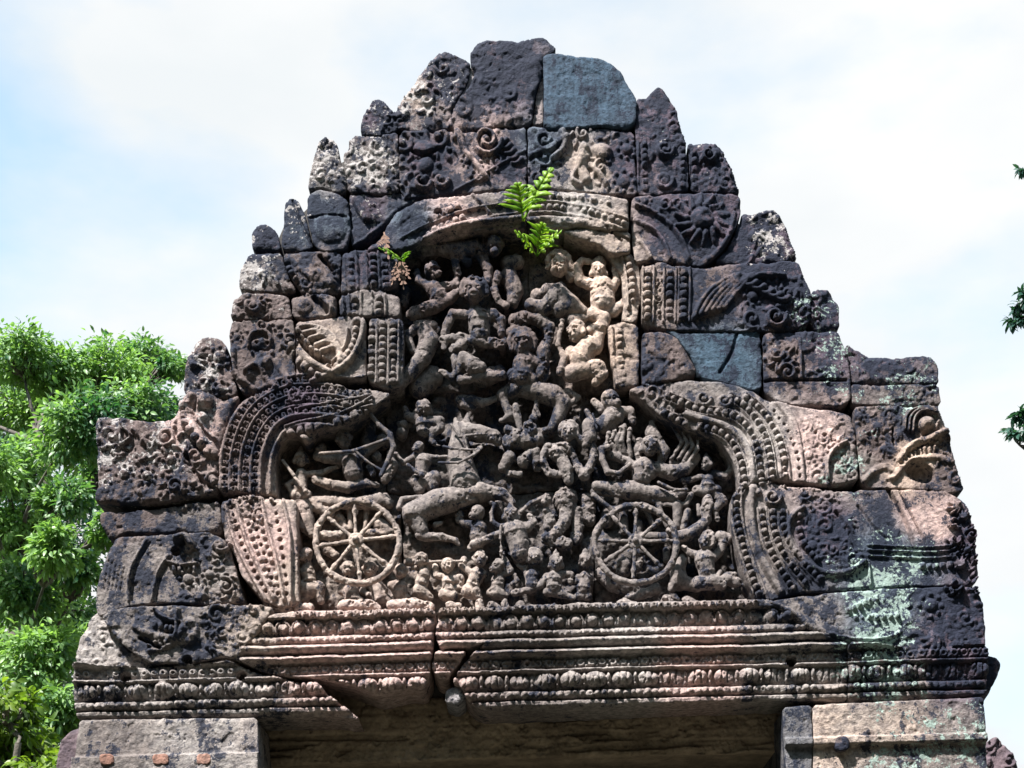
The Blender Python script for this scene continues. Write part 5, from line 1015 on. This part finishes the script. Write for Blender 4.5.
# ------------------------------------------------------------------ ferns rooted in the joints
def frond(base, tip, sag, width, pairs, seed):
    """a rib with lobed blades on both sides; returns vertices and quads"""
    rnd = random.Random(seed); base = np.array(base); tip = np.array(tip); ax = tip-base; Ln = np.linalg.norm(ax)
    V = []; Q = []
    nrm = np.array([0, -1, .25]); side0 = np.cross(ax/Ln, nrm); side0 /= np.linalg.norm(side0)
    def P(t): return base+ax*t+np.array([0, -sag*math.sin(t*2.2), -sag*.6*t*t])
    rw = Ln*.016
    for i in range(13):
        p = P(i/12); V += [p-side0*rw*(1.4-i/12), p+side0*rw*(1.4-i/12)]
    Q += [(2*i, 2*i+1, 2*i+3, 2*i+2) for i in range(12)]
    for i in range(pairs):
        t = .22+.74*i/(pairs-1); w = width*(math.sin(math.pi*min(1, .28+t*.72))**.7)*rnd.uniform(.6, 1.2)
        for s in (-1, 1):
            o = P(min(1, t+rnd.uniform(-.02, .02))); d = side0*s*.86+ax/Ln*.5; d /= np.linalg.norm(d); c = ax/Ln; b0 = len(V); hw = Ln*.40/pairs
            dz = np.array([0, -1, 0])*w*.10
            for k, (u, hh) in enumerate(((0, 1.0), (.25, .95), (.5, .85), (.75, .62), (.93, .32), (1.06, .05))):
                m = o+d*w*u+dz*math.sin(u*2.6)*rnd.uniform(.4, 1.6)-np.array([0, 0, w*.16*u*u]); wv = 1+.16*math.sin(k*2.4+i)
                V += [m-c*hw*hh*wv, m+c*hw*hh*wv]
            Q += [(b0+2*k, b0+2*k+1, b0+2*k+3, b0+2*k+2) for k in range(5)]
    return V, Q
def fern(px, py, Y, fr, label):
    b = at(px, py, Y); root = empty('fern', tuple(map(float, b)), label, 'fern', 'ferns growing from the joints')
    for k, (tx, ty, dy, w, n) in enumerate(fr):
        V, Q = frond(b+np.array([0, 0, 0]), at(tx, ty, Y-dy), .03, w, n, k+int(px)); me = mesh_np('frond', np.array(V), np.array(Q), True)
        o = link('frond', me, M_FERN, root); s = o.modifiers.new('thick', 'SOLIDIFY'); s.thickness = .0015
fern(523, 221, -.12, [(518, 184, .10, .105, 6), (551, 169, .05, .085, 7)], 'tallest bright green fern sprouting over the arch near the centre')
fern(537, 256, -.06, [(543, 224, .14, .105, 6), (515, 231, .16, .045, 5), (561, 231, .15, .05, 5)], 'bright green fern with spread fronds just below the tallest fern')
fern(404, 262, -.02, [(380, 248, .14, .035, 5), (408, 252, .12, .035, 5), (393, 258, .14, .03, 4)], 'small green fern at the left edge of the upper scene')
DR = empty('withered_fern', tuple(map(float, at(398, 276, -.02))), 'dry brown withered fern hanging below the small green fern', 'fern')
for k, (ax_, ay_, bx, by) in enumerate(((400, 262, 392, 284), (402, 264, 404, 288), (398, 260, 410, 278), (396, 262, 400, 280), (384, 232, 389, 258), (386, 240, 378, 246))):
    V, Q = frond(at(ax_, ay_, -.06), at(bx, by, -.10), .02, .03, 5, 40+k); link('frond', mesh_np('frond', np.array(V), np.array(Q)), M_DRY, DR)
# ------------------------------------------------------------------ stones seen past the gate
RU = empty('ruined_turret', (float(at(1005, 768, 2.6)[0]), 2.8, 0), 'dark ruined turret top behind the right pier', 'ruin')
foliage([(986, 740), (1020, 742), (1024, 800), (986, 800)], 9, 7, 201)
block(RU, [(984, 752), (988, 742), (995, 737), (1004, 744), (1012, 752), (1014, 760), (1018, 768), (1020, 800), (984, 800)], -2.4, name='turret_block', edge=6, back=3.2, mat=M_PURPLE)
link('shaft', box_mesh('shaft', *(float(at(986, 800, 2.4)[0]), float(at(1018, 800, 2.4)[0]), 2.45, 3.2, 0, float(at(1000, 795, 2.4)[2]))), M_PURPLE, RU)
PS = empty('side_stone', (float(at(66, 768, .5)[0]), .6, 0), 'purple sandstone block standing behind the left pier', 'stone')
block(PS, [(56, 762), (60, 742), (72, 730), (90, 726), (90, 800), (55, 800)], -.45, name='stone_block', edge=6, back=1.0, orn=0, mat=M_PURPLE)
link('lower_stone', box_mesh('lower_stone', float(at(57, 790, .5)[0]), float(at(90, 790, .5)[0]), .47, 1.0, 0, float(at(70, 796, .45)[2])), M_PURPLE, PS)

# ------------------------------------------------------------------ unseen tree ring, added to hold back frontal sky light
rng = np.random.default_rng(77); C = []; D = []; Ls = []
for i in range(46):
    a = math.pi*(1.02+.96*i/45); r_ = 18+rng.uniform(-2, 4); c0 = np.array([r_*math.cos(a)*1.15, -4+r_*math.sin(a), 0]); h = rng.uniform(12, 17)
    for k in range(9):
        c = c0+np.array([rng.normal()*1.5, rng.normal()*1.5, h*(k+.6)/9]); m = 150
        d = rng.normal(size=(m, 3)); d /= np.linalg.norm(d, axis=1)[:, None]; C.append(c+d*np.array([2.0, 2.0, 1.3])*rng.uniform(.5, 1, (m, 1))); D.append(d+rng.normal(size=(m, 3))*.5); Ls.append(rng.uniform(.5, .9, m))
fo = link('sky_blocker_trees', leaves_mesh('sky_blocker_trees', np.concatenate(C), np.concatenate(D), np.concatenate(Ls), 78, .6), M_LEAFD)
tag(fo, 'unseen ring of trees added behind the camera to block sky light on the gate', 'added light blocker', None, 'stuff')
